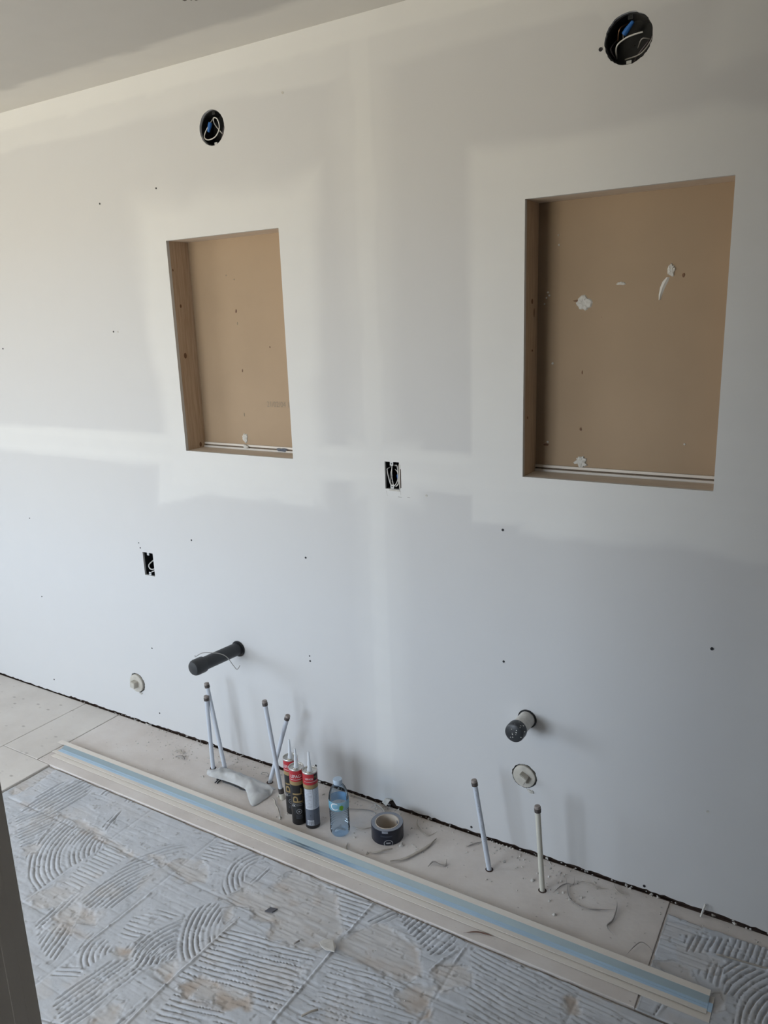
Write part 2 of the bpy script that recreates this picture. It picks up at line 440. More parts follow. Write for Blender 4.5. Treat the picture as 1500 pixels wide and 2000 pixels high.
def mud_at(x, z):
    """how much joint compound covers the board at wall point (x, z)"""
    x = np.asarray(x, float); z = np.asarray(z, float)
    w1 = (fbm(x, z, 0.30, 3) - 0.5) * 0.10
    w2 = (fbm(x, z, 0.12, 9) - 0.5) * 0.05
    sf = 0.012 + 0.075 * sstep(0.35, 0.75, fbm(x, z, 0.45, 77, 2))                      # feathered in places, crisp in others
    m = np.zeros_like(x)
    u = lambda a: np.maximum(m, a)
    m = u(boxmask(x, z, -9, 9, 1.135, 1.252, 0.005 + 0.2 * sf, w2 * 0.35) * 0.85)        # horizontal board joint
    m = u(boxmask(x, z, -9, 9, 1.150, 1.180, 0.010, w2 * 0.25) * 0.98)
    m = u(boxmask(x, z, -9, 9, 1.215, 1.245, 0.008, w2 * 0.25) * 0.98)
    m = u(boxmask(x, z, -1.335, -1.175, -1, 2.5, 0.05, w1 * 0.5) * 0.45)                 # vertical joint, feathered
    m = u(boxmask(x, z, -1.297, -1.222, -1, 2.5, 0.016, w2 * 0.5) * 0.80)
    m = u(boxmask(x, z, -1.232, -1.226, -1, 2.5, 0.003, w2 * 0.1) * 0.9)
    m = u(boxmask(x, z, -9, 9, 2.372, 2.50, 0.010, w2 * 0.4))                            # ceiling corner
    m = u(boxmask(x, z, -9, 9, 2.303, 2.50, 0.008 + 0.15 * sf, w1 * 0.45) * 0.55)
    m = u(boxmask(x, z, -2.175, -1.45, 1.04, 2.035, 0.03 + sf, w1 * 0.9) * 0.95)                # around the niches
    m = u(boxmask(x, z, -2.20, -1.478, 1.02, 1.13, 0.012, w1 * 1.3) * 0.85)
    m = u(boxmask(x, z, -0.932, -0.10, 1.05, 2.060, 0.005 + 0.25 * sf, w1 * 0.9 * sstep(-0.93, -0.7, x)) * 0.92)
    m = u(boxmask(x, z, -0.80, -0.05, 1.020, 1.2, 0.02, w1 * 1.2) * 0.85)
    m = u(boxmask(x, z, -1.34, -1.10, 1.08, 1.27, 0.04, w1 * 0.7) * 0.80)                # around the centre outlet box
    m = u(boxmask(x, z, -0.33, -0.20, 2.17, 2.30, 0.03, w1) * 0.6)
    m = u(boxmask(x, z, -0.20, 0.25, -1, 2.5, 0.08, w1) * 0.30)
    m = m * (0.93 + 0.14 * (fbm(x, z, 0.05, 21) - 0.5)) * (0.92 + 0.16 * fbm(x * 0.15, z, 0.03, 33))
    return np.clip(m, 0, 1)

def lines(a, b, step, extra, coarse):
    L = list(np.arange(a, b, step)) + list(coarse)
    L = sorted(L)
    ex = sorted(set(extra))
    L = [v for v in L if all(abs(v - e) > step * 0.35 for e in ex)] + ex
    return np.array(sorted(L))

exx, exz = [], []
for a in NICHES + OUTLETS:
    exx += [a[0], a[1]]; exz += [a[2], a[3]]
SQ = []
for cx, cz, r, j in ROUNDS:
    s = r * 1.3
    SQ.append((cx - s, cx + s, cz - s, cz + s)); exx += [cx - s, cx + s]; exz += [cz - s, cz + s]
XL = lines(-3.75, 0.12, 0.0125, exx + [-5.72, ROOM_X1 + 0.13], [-5.2, -4.6, -4.0, 0.5])
ZL = lines(BOT, 2.44, 0.0125, exz + [BOT, 2.44], [])
nx, nz = len(XL), len(ZL)
GX, GZ = np.meshgrid(XL, ZL)
PX, PZ = GX.copy(), GZ.copy()
# ragged lower edge of the boards, with the torn corner at the joint
jag = (RNG.random(nx) - 0.5) * 0.005 + 0.007 * (vnoise(XL, XL * 0, 0.15, 5) - 0.5)
jag[XL < -2.95] -= 0.004
PZ[0, :] = np.maximum(0.003, BOT + jag)
notch = [i for i in range(nx) if -1.262 < XL[i] < -1.232]
for k, i in enumerate(notch):
    t = (XL[i] + 1.264) / 0.030
    PZ[0, i] = BOT + 0.022 * t; PZ[1, i] = max(PZ[1, i], BOT + 0.022 * t + 0.002); PZ[2, i] = max(PZ[2, i], BOT + 0.022 * t + 0.004)
wv = [(float(x), 0.0, float(z)) for x, z in zip(PX.ravel(), PZ.ravel())]
CX = (XL[:-1] + XL[1:]) / 2; CZ = (ZL[:-1] + ZL[1:]) / 2
hole = np.zeros((nz - 1, nx - 1), bool)
for a in NICHES + OUTLETS + SQ:
    hole |= ((CX > a[0]) & (CX < a[1]))[None, :] & ((CZ > a[2]) & (CZ < a[3]))[:, None]
wf = []
for j, i in zip(*np.where(~hole)):
    wf.append((j * nx + i, j * nx + i + 1, (j + 1) * nx + i + 1, (j + 1) * nx + i))
for (cx, cz, r, jr), (x0, x1, z0, z1) in zip(ROUNDS, SQ):
    n = 64; b0 = len(wv)
    rr = r * (1 + jr * (RNG.random(n) - 0.5) * 2)
    for k in range(n):
        a = 2 * math.pi * k / n; ca, sa = math.cos(a), math.sin(a)
        q = (x1 - x0) / 2 / max(abs(ca), abs(sa))
        wv.append((cx + ca * q, 0, cz + sa * q))
        wv.append((cx + ca * rr[k], 0, cz + sa * rr[k]))
        wv.append((cx + ca * rr[k], TH, cz + sa * rr[k]))
    for k in range(n):
        p = b0 + 3 * k; q = b0 + 3 * ((k + 1) % n)
        wf.append((p, q, q + 1, p + 1)); wf.append((p + 1, q + 1, q + 2, p + 2))
    # the four corner slivers of the square are on the same square outline (n is a multiple of 8)
for x0, x1, z0, z1 in NICHES + OUTLETS:
    b0 = len(wv)
    for (x, z) in ((x0, z0), (x1, z0), (x1, z1), (x0, z1)):
        wv.append((x, 0, z)); wv.append((x, TH, z))
    for k in range(4):
        p = b0 + 2 * k; q = b0 + 2 * ((k + 1) % 4)
        wf.append((p, q, q + 1, p + 1))
# lower edge thickness
b0 = len(wv)
for i in range(nx):
    wv.append((float(XL[i]), TH, float(PZ[0, i])))
for i in range(nx - 1):
    wf.append((i, b0 + i, b0 + i + 1, i + 1))
wall_back = mesh_obj('wall_back', wv, wf, M['wall'])
tag(wall_back, 'grey drywall wall with white taped joints, two niches and pipe holes', 'wall', kind='structure')
arr = np.array(wv)
mud = mud_at(arr[:, 0], arr[:, 2])
ca = wall_back.data.color_attributes.new('mud', 'FLOAT_COLOR', 'POINT')
buf = np.ones((len(wv), 4), np.float32); buf[:, 0] = mud; buf[:, 1] = mud; buf[:, 2] = mud
ca.data.foreach_set('color', buf.ravel())
box('bottom_plate', (-5.7, 0.0165, -0.012), (1.35, 0.10, 0.035), M['darkplate'], wall_back)
# framing that closes the wall cavity behind the board
box('cavity_panel', (-5.7, 0.103, -0.012), (1.35, 0.115, 2.44), M['brownpaper'], wall_back)

# screw heads showing in the board
SCREWS = [(-2.377, 2.069, 3.2), (-2.089, 2.089, 2.8), (-2.382, 1.625, 3.2), (-3.075, 1.571, 3.2), (-3.065, 0.841, 2.6), (-2.084, 0.858, 3.2),
          (-2.377, 0.812, 2.4), (-2.371, 0.792, 2.8), (-1.551, 0.86, 3.6), (-0.835, 1.038, 3.8), (-3.06, 0.477, 2.6), (-2.369, 0.365, 3.0),
          (-1.56, 0.498, 2.6), (-1.559, 0.479, 3.4), (-0.831, 0.631, 3.6), (-0.26, 0.787, 4.2), (-3.06, 0.07, 3.0), (-2.368, 0.073, 3.0),
          (-0.594, 2.228, 4.6), (-1.562, 0.066, 4.2), (-0.941, 0.026, 4.0), (-0.394, 0.022, 4.0)]
def screw_head(r):
    v = [(0, -0.0006, 0)]; f = []
    n = 12
    for rr, y in ((r * 0.45, -0.0006), (r, -0.0012), (r, 0.001)):
        for k in range(n):
            a = 2 * math.pi * k / n
            v.append((rr * math.cos(a), y, rr * math.sin(a)))
    for k in range(n):
        k2 = (k + 1) % n
        f.append((0, 1 + k2, 1 + k))
        f.append((1 + k, 1 + k2, 1 + n + k2, 1 + n + k)); f.append((1 + n + k, 1 + n + k2, 1 + 2 * n + k2, 1 + 2 * n + k))
    return v, f
for x, z, r in SCREWS:
    v, f = screw_head(r / 1000)
    mesh_obj('screw', v, f, M['screw'], wall_back, loc=(x, 0, z))
# compound nibs and pinholes that stay pale
for x, z in ((-0.241, 0.318), (-1.532, 2.29), (-1.081, 1.117), (-2.359, 1.624)):
    v, f = screw_head(0.0035)
    mesh_obj('compound_nib', v, f, M['gypsum'], wall_back, loc=(x, 0, z))
# the curled piece of torn board paper at the joint
mesh_obj('torn_flap', [(-1.281, -0.003, 0.008), (-1.252, -0.022, 0.014), (-1.240, -0.012, 0.036), (-1.268, -0.001, 0.026),
                       (-1.281, 0.001, 0.008), (-1.252, -0.019, 0.014), (-1.240, -0.009, 0.036), (-1.268, 0.002, 0.026)],
         [(0, 1, 2, 3), (7, 6, 5, 4), (0, 4, 5, 1), (1, 5, 6, 2), (2, 6, 7, 3), (3, 7, 4, 0)], M['gypsum'], wall_back)

# knife cuts and pencil dashes under the centre outlet box
for (xa, za), (xb, zb) in (((-1.180, 1.1045), (-1.167, 1.1040)), ((-1.147, 1.1060), (-1.137, 1.1055)), ((-1.222, 1.121), (-1.2175, 1.104)), ((-1.170, 1.124), (-1.170, 1.110))):
    d = Vector((xb - xa, 0, zb - za)); n_ = Vector((-d.z, 0, d.x)).normalized() * (0.0009 if zb > 1.103 and abs(d.x) > abs(d.z) else 0.0004)
    a_, b_ = Vector((xa, -0.0003, za)), Vector((xb, -0.0003, zb))
    mesh_obj('cut_mark', [a_ + n_, b_ + n_ * 0.6, b_ - n_ * 0.6, a_ - n_], [(0, 1, 2, 3)], M['wiregrey'], wall_back)

# ceiling
def grid_plane(name, x0, x1, y0, y1, z, step, mat, attr=None):
    xs = np.linspace(x0, x1, max(2, int((x1 - x0) / step))); ys = np.linspace(y0, y1, max(2, int((y1 - y0) / step)))
    gx, gy = np.meshgrid(xs, ys); n = len(xs)
    vs = [(float(a), float(b), z) for a, b in zip(gx.ravel(), gy.ravel())]
    fs = [(j * n + i, (j + 1) * n + i, (j + 1) * n + i + 1, j * n + i + 1) for j in range(len(ys) - 1) for i in range(n - 1)]
    o = mesh_obj(name, vs, fs, mat)
    if attr:
        v = attr(gx.ravel(), gy.ravel())
        c = o.data.color_attributes.new('mud', 'FLOAT_COLOR', 'POINT')
        b = np.ones((len(vs), 4), np.float32); b[:, 0] = v; b[:, 1] = v; b[:, 2] = v
        c.data.foreach_set('color', b.ravel())
    return o
def ceil_mud(x, y):
    w2 = (fbm(x, y, 0.12, 41) - 0.5) * 0.03
    return np.maximum(sstep(-0.175, -0.155, y + w2) * 0.9, 0.02) * (0.9 + 0.2 * fbm(x, y * 3, 0.3, 44))
ceiling = grid_plane('ceiling', ROOM_X0 - 0.1, ROOM_X1 + 0.1, ROOM_Y0 - 0.1, 0.12, ROOM_H, 0.02, M['ceiling'], ceil_mud)
tag(ceiling, 'grey drywall ceiling with taped corner', 'ceiling', kind='structure')
box('deck', (ROOM_X0 - 0.1, ROOM_Y0 - 0.1, ROOM_H + 0.013), (ROOM_X1 + 0.1, 0.12, ROOM_H + 0.05), M['slab'], ceiling)
for x, y, sx, sy in ((-1.565, -0.341, 0.004, 0.004), (-1.550, -0.335, 0.003, 0.005), (-1.537, -0.326, 0.007, 0.004)):
    box('ink_mark', (x - sx, y - sy, ROOM_H - 0.0006), (x + sx, y + sy, ROOM_H - 0.0001), M['inkdark'], ceiling)

# remaining room shell
def wall_with_hole(name, x0, x1, ys, zs, hole, mat):
    """a wall of thickness x0..x1 in the y-z plane; cells listed in hole are left open"""
    bm = bmesh.new()
    for i in range(len(ys) - 1):
        for j in range(len(zs) - 1):
            if (i, j) in hole: continue
            mt = Matrix.Translation(((x0 + x1) / 2, (ys[i] + ys[i + 1]) / 2, (zs[j] + zs[j + 1]) / 2)) @ Matrix.Diagonal((x1 - x0, ys[i + 1] - ys[i], zs[j + 1] - zs[j], 1))
            bmesh.ops.create_cube(bm, size=1.0, matrix=mt)
    bmesh.ops.remove_doubles(bm, verts=bm.verts[:], dist=1e-4)
    return bm_obj(name, bm, mat)
wl = wall_with_hole('wall_left', ROOM_X0 - 0.12, ROOM_X0, [ROOM_Y0, WIN_A[0], WIN_A[1], 0.0], [-0.012, WZ0, WZ1, ROOM_H], {(1, 1)}, M['paint'])
tag(wl, 'pale end wall holding a window', 'wall', kind='structure')
wr = box('wall_right', (ROOM_X1, ROOM_Y0, -0.012), (ROOM_X1 + 0.1, 0, ROOM_H), M['paint']); tag(wr, 'pale side wall far from the windows', 'wall', kind='structure')
wfr = wall_with_hole('wall_front', -0.12, 0.0, [ROOM_X0 - 0.12, WIN_B[0], WIN_B[1], ROOM_X1 + 0.1], [-0.012, WZ0, WZ1, ROOM_H], {(1, 1)}, M['paint'])
for v in wfr.data.vertices: v.co = Vector((v.co.y, ROOM_Y0 + v.co.x, v.co.z))
wfr.data.flip_normals(); wfr.data.update()
tag(wfr, 'pale wall facing the niches, holding a window', 'wall', kind='structure')
def window(name, loc, rz, hw, label):
    win = empty(name, loc, (0, 0, rz)); win['kind'] = 'structure'; tag(win, label, 'window')
    hh = WZ1 - WZ0
    for nm, a, b in (('frame', (-0.11, -hw, 0), (-0.04, hw, 0.05)), ('frame', (-0.11, -hw, hh - 0.05), (-0.04, hw, hh)), ('frame', (-0.11, -hw, 0.05), (-0.04, -hw + 0.05, hh - 0.05)), ('frame', (-0.11, hw - 0.05, 0.05), (-0.04, hw, hh - 0.05)), ('mullion', (-0.10, -0.025, 0.05), (-0.05, 0.025, hh - 0.05))):
        box(nm, a, b, M['vinyl'], win)
    for s in (-1, 1):
        a, b = sorted((s * 0.025, s * (hw - 0.05)))
        box('pane', (-0.078, a, 0.05), (-0.074, b, hh - 0.05), M['glass'], win)
window('window_1', (ROOM_X0, sum(WIN_A) / 2, WZ0), 0.0, (WIN_A[1] - WIN_A[0]) / 2, 'white framed window in the end wall')
window('window_2', (sum(WIN_B) / 2, ROOM_Y0, WZ0), math.radians(90), (WIN_B[1] - WIN_B[0]) / 2, 'white framed window in the wall facing the niches')
# partition beside the camera with its cased end
EX, EY = -0.922, -1.491
we = box('wall_entry', (EX - 0.125, ROOM_Y0, -0.012), (EX - 0.012, EY - 0.018, ROOM_H), M['paint']); tag(we, 'short entry partition wall beside the viewer', 'wall', kind='structure')
dr = empty('door_1', (EX, EY, 0)); dr['kind'] = 'structure'; tag(dr, 'dark shaded door casing at the near left edge', 'door frame')
box('jamb', (-0.137, -0.018, -0.012), (0.0, 0.0, ROOM_H), M['jamb'], dr)
box('casing', (-0.012, -0.0360, -0.012), (-0.0001, -0.0180, ROOM_H), M['jamb'], dr)
box('casing_band', (-0.012, -0.110, -0.012), (0.0015, -0.036, ROOM_H), M['jamb'], dr, bevel=0.002)

# ------------------------------------------------------------------ floor
FL = -0.012
fl = box('floor', (ROOM_X0 - 0.1, ROOM_Y0 - 0.1, FL - 0.03), (ROOM_X1 + 0.1, 0.12, FL), M['slab'])
tag(fl, 'beige subfloor of butted boards under the thinset', 'floor', kind='structure')
def board(name, x0, x1, y0, y1, mat, z1=0.0, jit=0.0008):
    bm = bmesh.new()
    bmesh.ops.create_cube(bm, size=1.0)
    for v in bm.verts:
        v.co = Vector((x0 if v.co.x < 0 else x1, y0 if v.co.y < 0 else y1, FL if v.co.z < 0 else z1))
    bmesh.ops.bevel(bm, geom=[e for e in bm.edges if all(v.co.z > FL + 0.005 for v in e.verts)], offset=0.0015, segments=1, affect='EDGES')
    return bm_obj(name, bm, mat, fl)
board('plywood_panel', -5.6, -2.8515, -1.22, -0.001, M['ply'])
board('plywood_panel', -2.8485, -2.632, -0.4015, -0.001, M['ply'])
board('plywood_panel', -2.8485, -2.556, -1.22, -0.4035, M['ply'])
board('subfloor_board', -2.628, -0.322, -0.4015, -0.001, M['floor'], z1=-0.0004)
board('subfloor_board', -0.3213, 1.3, -0.4015, -0.001, M['floor'], z1=-0.0030)
board('subfloor_board', -2.552, 1.3, -1.22, -0.4045, M['floor'], z1=-0.009)
board('subfloor_board', -5.6, 1.3, -2.44, -1.223, M['floor'], z1=-0.005)
board('subfloor_board', -5.6, 1.3, -4.2, -2.443, M['floor'], z1=-0.005)

STROKES=[
('L',1.52,0.018,1.9,[(-2.378,-0.662),(-2.411,-0.552),(-2.421,-0.465),(-2.382,-0.434),(-2.35,-0.387),(-2.297,-0.388),(-2.257,-0.46),(-2.257,-0.506),(-2.258,-0.579),(-2.336,-0.594)]),
('L',1.299,0.017,1.7,[(-2.364,-0.671),(-2.332,-0.597),(-2.25,-0.579),(-2.241,-0.592),(-2.174,-0.724),(-2.196,-0.764)]),
('A',(-1.917,-0.584),0.015,0.8,[(-2.223,-0.599),(-2.088,-0.593),(-1.966,-0.603),(-1.975,-0.764),(-1.981,-0.879),(-2.161,-0.778),(-2.174,-0.724)]),
('L',1.744,0.015,1.8,[(-2.215,-0.437),(-2.225,-0.394),(-2.197,-0.393),(-2.188,-0.432)]),
('L',1.926,0.015,1.8,[(-2.056,-0.563),(-2.075,-0.462),(-2.049,-0.496),(-2.022,-0.574)]),
('L',1.93,0.015,0.8,[(-2.111,-0.423),(-2.095,-0.4),(-2.06,-0.399),(-2.072,-0.42)]),
('L',0.032,0.015,0.45,[(-1.941,-0.814),(-1.95,-0.743),(-1.961,-0.608),(-1.86,-0.621),(-1.863,-0.771),(-1.867,-0.806)]),
('A',(-1.435,-0.777),0.015,1.0,[(-1.828,-0.817),(-1.828,-0.633),(-1.79,-0.507),(-1.723,-0.493),(-1.735,-0.582),(-1.72,-0.602),(-1.711,-0.713),(-1.712,-0.794),(-1.783,-0.833)]),
('L',0.181,0.015,0.8,[(-1.662,-0.473),(-1.64,-0.407),(-1.574,-0.402),(-1.592,-0.472),(-1.625,-0.541)]),
('A',(-1.407,-0.47),0.015,0.8,[(-1.481,-0.597),(-1.54,-0.515),(-1.539,-0.402),(-1.483,-0.401),(-1.447,-0.546),(-1.462,-0.6)]),
('L',1.593,0.012,0.9,[(-1.432,-0.544),(-1.43,-0.444),(-1.411,-0.448),(-1.417,-0.543)]),
('A',(-1.314,-0.85),0.015,0.9,[(-1.563,-0.842),(-1.533,-0.779),(-1.502,-0.724),(-1.475,-0.776),(-1.415,-0.84),(-1.45,-0.886),(-1.488,-0.917)]),
('A',(-1.266,-0.629),0.015,1.0,[(-1.497,-0.73),(-1.505,-0.68),(-1.463,-0.629),(-1.429,-0.644),(-1.372,-0.712),(-1.372,-0.8),(-1.397,-0.845),(-1.453,-0.802)]),
('L',0.214,0.015,1.25,[(-1.347,-0.687),(-1.231,-0.667),(-1.092,-0.646),(-1.059,-0.759),(-1.075,-0.837),(-1.139,-0.864),(-1.295,-0.892),(-1.364,-0.877),(-1.362,-0.81),(-1.367,-0.715)]),
('L',0.077,0.015,1,[(-1.255,-0.42),(-1.113,-0.41),(-1.051,-0.404),(-1.053,-0.46),(-1.071,-0.545),(-1.089,-0.538),(-1.168,-0.443)]),
('L',1.757,0.015,1,[(-1.871,-0.944),(-1.865,-0.8),(-1.832,-0.805),(-1.799,-0.982)]),
('L',1.948,0.015,0.9,[(-1.799,-0.984),(-1.798,-0.903),(-1.738,-0.917),(-1.691,-1.0),(-1.744,-1.008)]),
('A',(-1.576,-0.901),0.015,0.8,[(-1.634,-0.996),(-1.675,-0.943),(-1.698,-0.889),(-1.586,-0.893),(-1.599,-0.964),(-1.609,-0.99)]),
('L',0.175,0.015,0.9,[(-1.618,-0.861),(-1.622,-0.829),(-1.634,-0.789),(-1.593,-0.729),(-1.52,-0.725),(-1.554,-0.825),(-1.581,-0.855)]),
('A',(-1.385,-0.833),0.015,0.9,[(-1.566,-0.882),(-1.554,-0.825),(-1.507,-0.724),(-1.413,-0.839),(-1.447,-0.889),(-1.52,-0.899)]),
('L',1.412,0.015,1.0,[(-1.58,-1.094),(-1.594,-1.055),(-1.571,-0.937),(-1.522,-0.897),(-1.44,-0.9),(-1.47,-0.995),(-1.469,-1.107),(-1.504,-1.123)]),
('L',0.484,0.015,1,[(-1.669,-1.016),(-1.609,-0.984),(-1.593,-1.011),(-1.659,-1.048)]),
('L',0.258,0.015,1.1,[(-1.344,-0.92),(-1.188,-0.894),(-1.179,-0.913),(-1.106,-0.902),(-1.12,-0.935),(-1.311,-1.035),(-1.323,-0.981)]),
('L',1.469,0.015,0.9,[(-1.405,-1.062),(-1.396,-0.963),(-1.377,-0.966),(-1.384,-1.059)]),
('L',0.256,0.015,1,[(-1.595,-1.148),(-1.511,-1.118),(-1.506,-1.137),(-1.564,-1.17)]),
('L',1.102,0.015,1,[(-1.041,-0.482),(-1.028,-0.404),(-0.956,-0.396),(-1.003,-0.475)]),
('L',0.194,0.015,0.6,[(-1.054,-0.622),(-0.954,-0.622),(-0.836,-0.615),(-0.763,-0.682),(-0.756,-0.721),(-0.996,-0.857),(-1.032,-0.799),(-1.021,-0.747)]),
('L',0.074,0.015,1,[(-0.945,-0.642),(-0.931,-0.619),(-0.836,-0.615),(-0.832,-0.641)]),
('L',1.363,0.015,1,[(-1.01,-0.401),(-0.86,-0.399),(-0.796,-0.404),(-0.772,-0.447),(-0.822,-0.498),(-0.92,-0.454)]),
('L',-0.112,0.015,0.55,[(-0.734,-0.434),(-0.719,-0.4),(-0.536,-0.399),(-0.459,-0.406),(-0.466,-0.49),(-0.454,-0.548),(-0.662,-0.666),(-0.687,-0.554)]),
('L',-0.087,0.015,0.45,[(-0.451,-0.422),(-0.268,-0.43),(-0.322,-0.492),(-0.443,-0.56),(-0.444,-0.467)]),
('L',1.46,0.015,1.0,[(-0.274,-0.114),(-0.228,-0.09),(-0.168,-0.072),(-0.066,-0.044),(-0.015,-0.039),(-0.008,-0.122),(-0.058,-0.123),(-0.175,-0.135),(-0.215,-0.151),(-0.246,-0.16)]),
('A',(0.125,-0.312),0.015,1.1,[(-0.174,-0.142),(-0.057,-0.132),(-0.008,-0.126),(0.003,-0.271),(-0.111,-0.335),(-0.11,-0.25),(-0.141,-0.26),(-0.149,-0.205)]),
('L',1.534,0.015,0.8,[(-0.216,-0.223),(-0.173,-0.164),(-0.142,-0.198),(-0.145,-0.251),(-0.18,-0.237)]),
('L',1.309,0.015,0.9,[(-0.287,-0.392),(-0.279,-0.363),(-0.252,-0.358),(-0.271,-0.41)]),
('B',0.5,0,0,[(-2.247,-0.582),(-2.193,-0.578),(-2.122,-0.566),(-1.904,-0.6),(-1.838,-0.601),(-1.838,-0.624),(-1.966,-0.603),(-2.085,-0.596)]),
('B',0.4,0,0,[(-2.192,-0.762),(-2.18,-0.735),(-2.156,-0.722),(-2.139,-0.759),(-2.157,-0.776)]),
('B',0.4,0,0,[(-1.798,-0.587),(-1.76,-0.559),(-1.724,-0.575),(-1.72,-0.602)]),
('B',0.6,0,0,[(-1.719,-0.58),(-1.695,-0.545),(-1.625,-0.514),(-1.555,-0.587),(-1.596,-0.603),(-1.66,-0.597)]),
('B',0.3,0,0,[(-1.969,-0.882),(-1.955,-0.808),(-1.867,-0.806),(-1.862,-0.877),(-1.93,-0.914)]),
('B',0.5,0,0,[(-2.565,-0.553),(-2.551,-0.405),(-2.506,-0.402),(-2.486,-0.545),(-2.508,-0.585)]),
('B',0.6,0,0,[(-1.458,-0.604),(-1.435,-0.546),(-1.361,-0.547),(-1.362,-0.435),(-1.338,-0.411),(-1.251,-0.424),(-1.168,-0.443),(-1.077,-0.548),(-1.074,-0.585),(-1.094,-0.634),(-1.234,-0.664),(-1.269,-0.621),(-1.323,-0.628),(-1.369,-0.605),(-1.407,-0.614)]),
('B',0.9,0,0,[(-1.431,-0.645),(-1.411,-0.616),(-1.382,-0.654),(-1.384,-0.685)]),
('B',0.6,0,0,[(-1.834,-0.899),(-1.835,-0.838),(-1.73,-0.835),(-1.706,-0.864),(-1.759,-0.887),(-1.746,-0.915),(-1.776,-0.915)]),
('B',1.0,0,0,[(-1.586,-0.888),(-1.539,-0.877),(-1.523,-0.9),(-1.574,-0.908)]),
('B',0.7,0,0,[(-1.446,-0.899),(-1.41,-0.847),(-1.39,-0.857),(-1.382,-0.902)]),
('B',0.8,0,0,[(-1.456,-1.065),(-1.453,-1.009),(-1.422,-1.001),(-1.396,-1.066),(-1.448,-1.095)]),
('B',0.9,0,0,[(-1.351,-0.895),(-1.314,-0.849),(-1.273,-0.841),(-1.166,-0.833),(-1.139,-0.864),(-1.192,-0.894),(-1.286,-0.901),(-1.302,-0.919)]),
('B',0.55,0,0,[(-1.065,-0.547),(-1.011,-0.477),(-0.966,-0.463),(-0.86,-0.498),(-0.822,-0.568),(-0.84,-0.607),(-1.01,-0.603),(-1.052,-0.605)]),
('B',0.8,0,0,[(-0.851,-0.656),(-0.834,-0.604),(-0.776,-0.581),(-0.75,-0.658),(-0.814,-0.667)]),
('B',0.6,0,0,[(-0.801,-0.523),(-0.719,-0.477),(-0.695,-0.538),(-0.749,-0.589),(-0.801,-0.555)]),
('B',1.6,0,0,[(-0.756,-0.677),(-0.763,-0.642),(-0.745,-0.637),(-0.733,-0.679)]),
('B',0.9,0,0,[(-0.477,-0.457),(-0.445,-0.439),(-0.437,-0.478),(-0.458,-0.49)]),
('B',0.5,0,0,[(-0.321,-0.247),(-0.274,-0.212),(-0.225,-0.217),(-0.202,-0.257),(-0.242,-0.265)]),
('B',0.7,0,0,[(-0.173,-0.278),(-0.151,-0.262),(-0.134,-0.306),(-0.156,-0.325)])]
GROUT=[[(-1.06,-0.409),(-1.063,-0.543)],
[(-1.063,-0.622),(-1.066,-0.869)],
[(-1.364,-0.662),(-1.375,-0.918),(-1.372,-1.048)],
[(-0.757,-0.409),(-0.761,-0.492)],
[(-0.771,-0.446),(-0.792,-0.496),(-0.804,-0.541)],
[(-0.175,-0.136),(-0.057,-0.13),(-0.008,-0.122)],
[(-1.664,-0.705),(-1.667,-0.854),(-1.669,-0.961)],
[(-2.247,-0.582),(-2.174,-0.724)]]


def inside_dist(poly, X, Y):
    """signed distance to a polygon, positive inside"""
    n = len(poly); ins = np.zeros(X.shape, bool); d = np.full(X.shape, 9.0)
    for k in range(n):
        x0, y0 = poly[k]; x1, y1 = poly[(k + 1) % n]
        c = ((y0 > Y) != (y1 > Y))
        ins ^= c & (X < (x1 - x0) * (Y - y0) / ((y1 - y0) if abs(y1 - y0) > 1e-9 else 1e-9) + x0)
        ex, ey = x1 - x0, y1 - y0
        t = np.clip(((X - x0) * ex + (Y - y0) * ey) / (ex * ex + ey * ey + 1e-12), 0, 1)
        d = np.minimum(d, np.hypot(X - x0 - t * ex, Y - y0 - t * ey))
    return np.where(ins, d, -d)

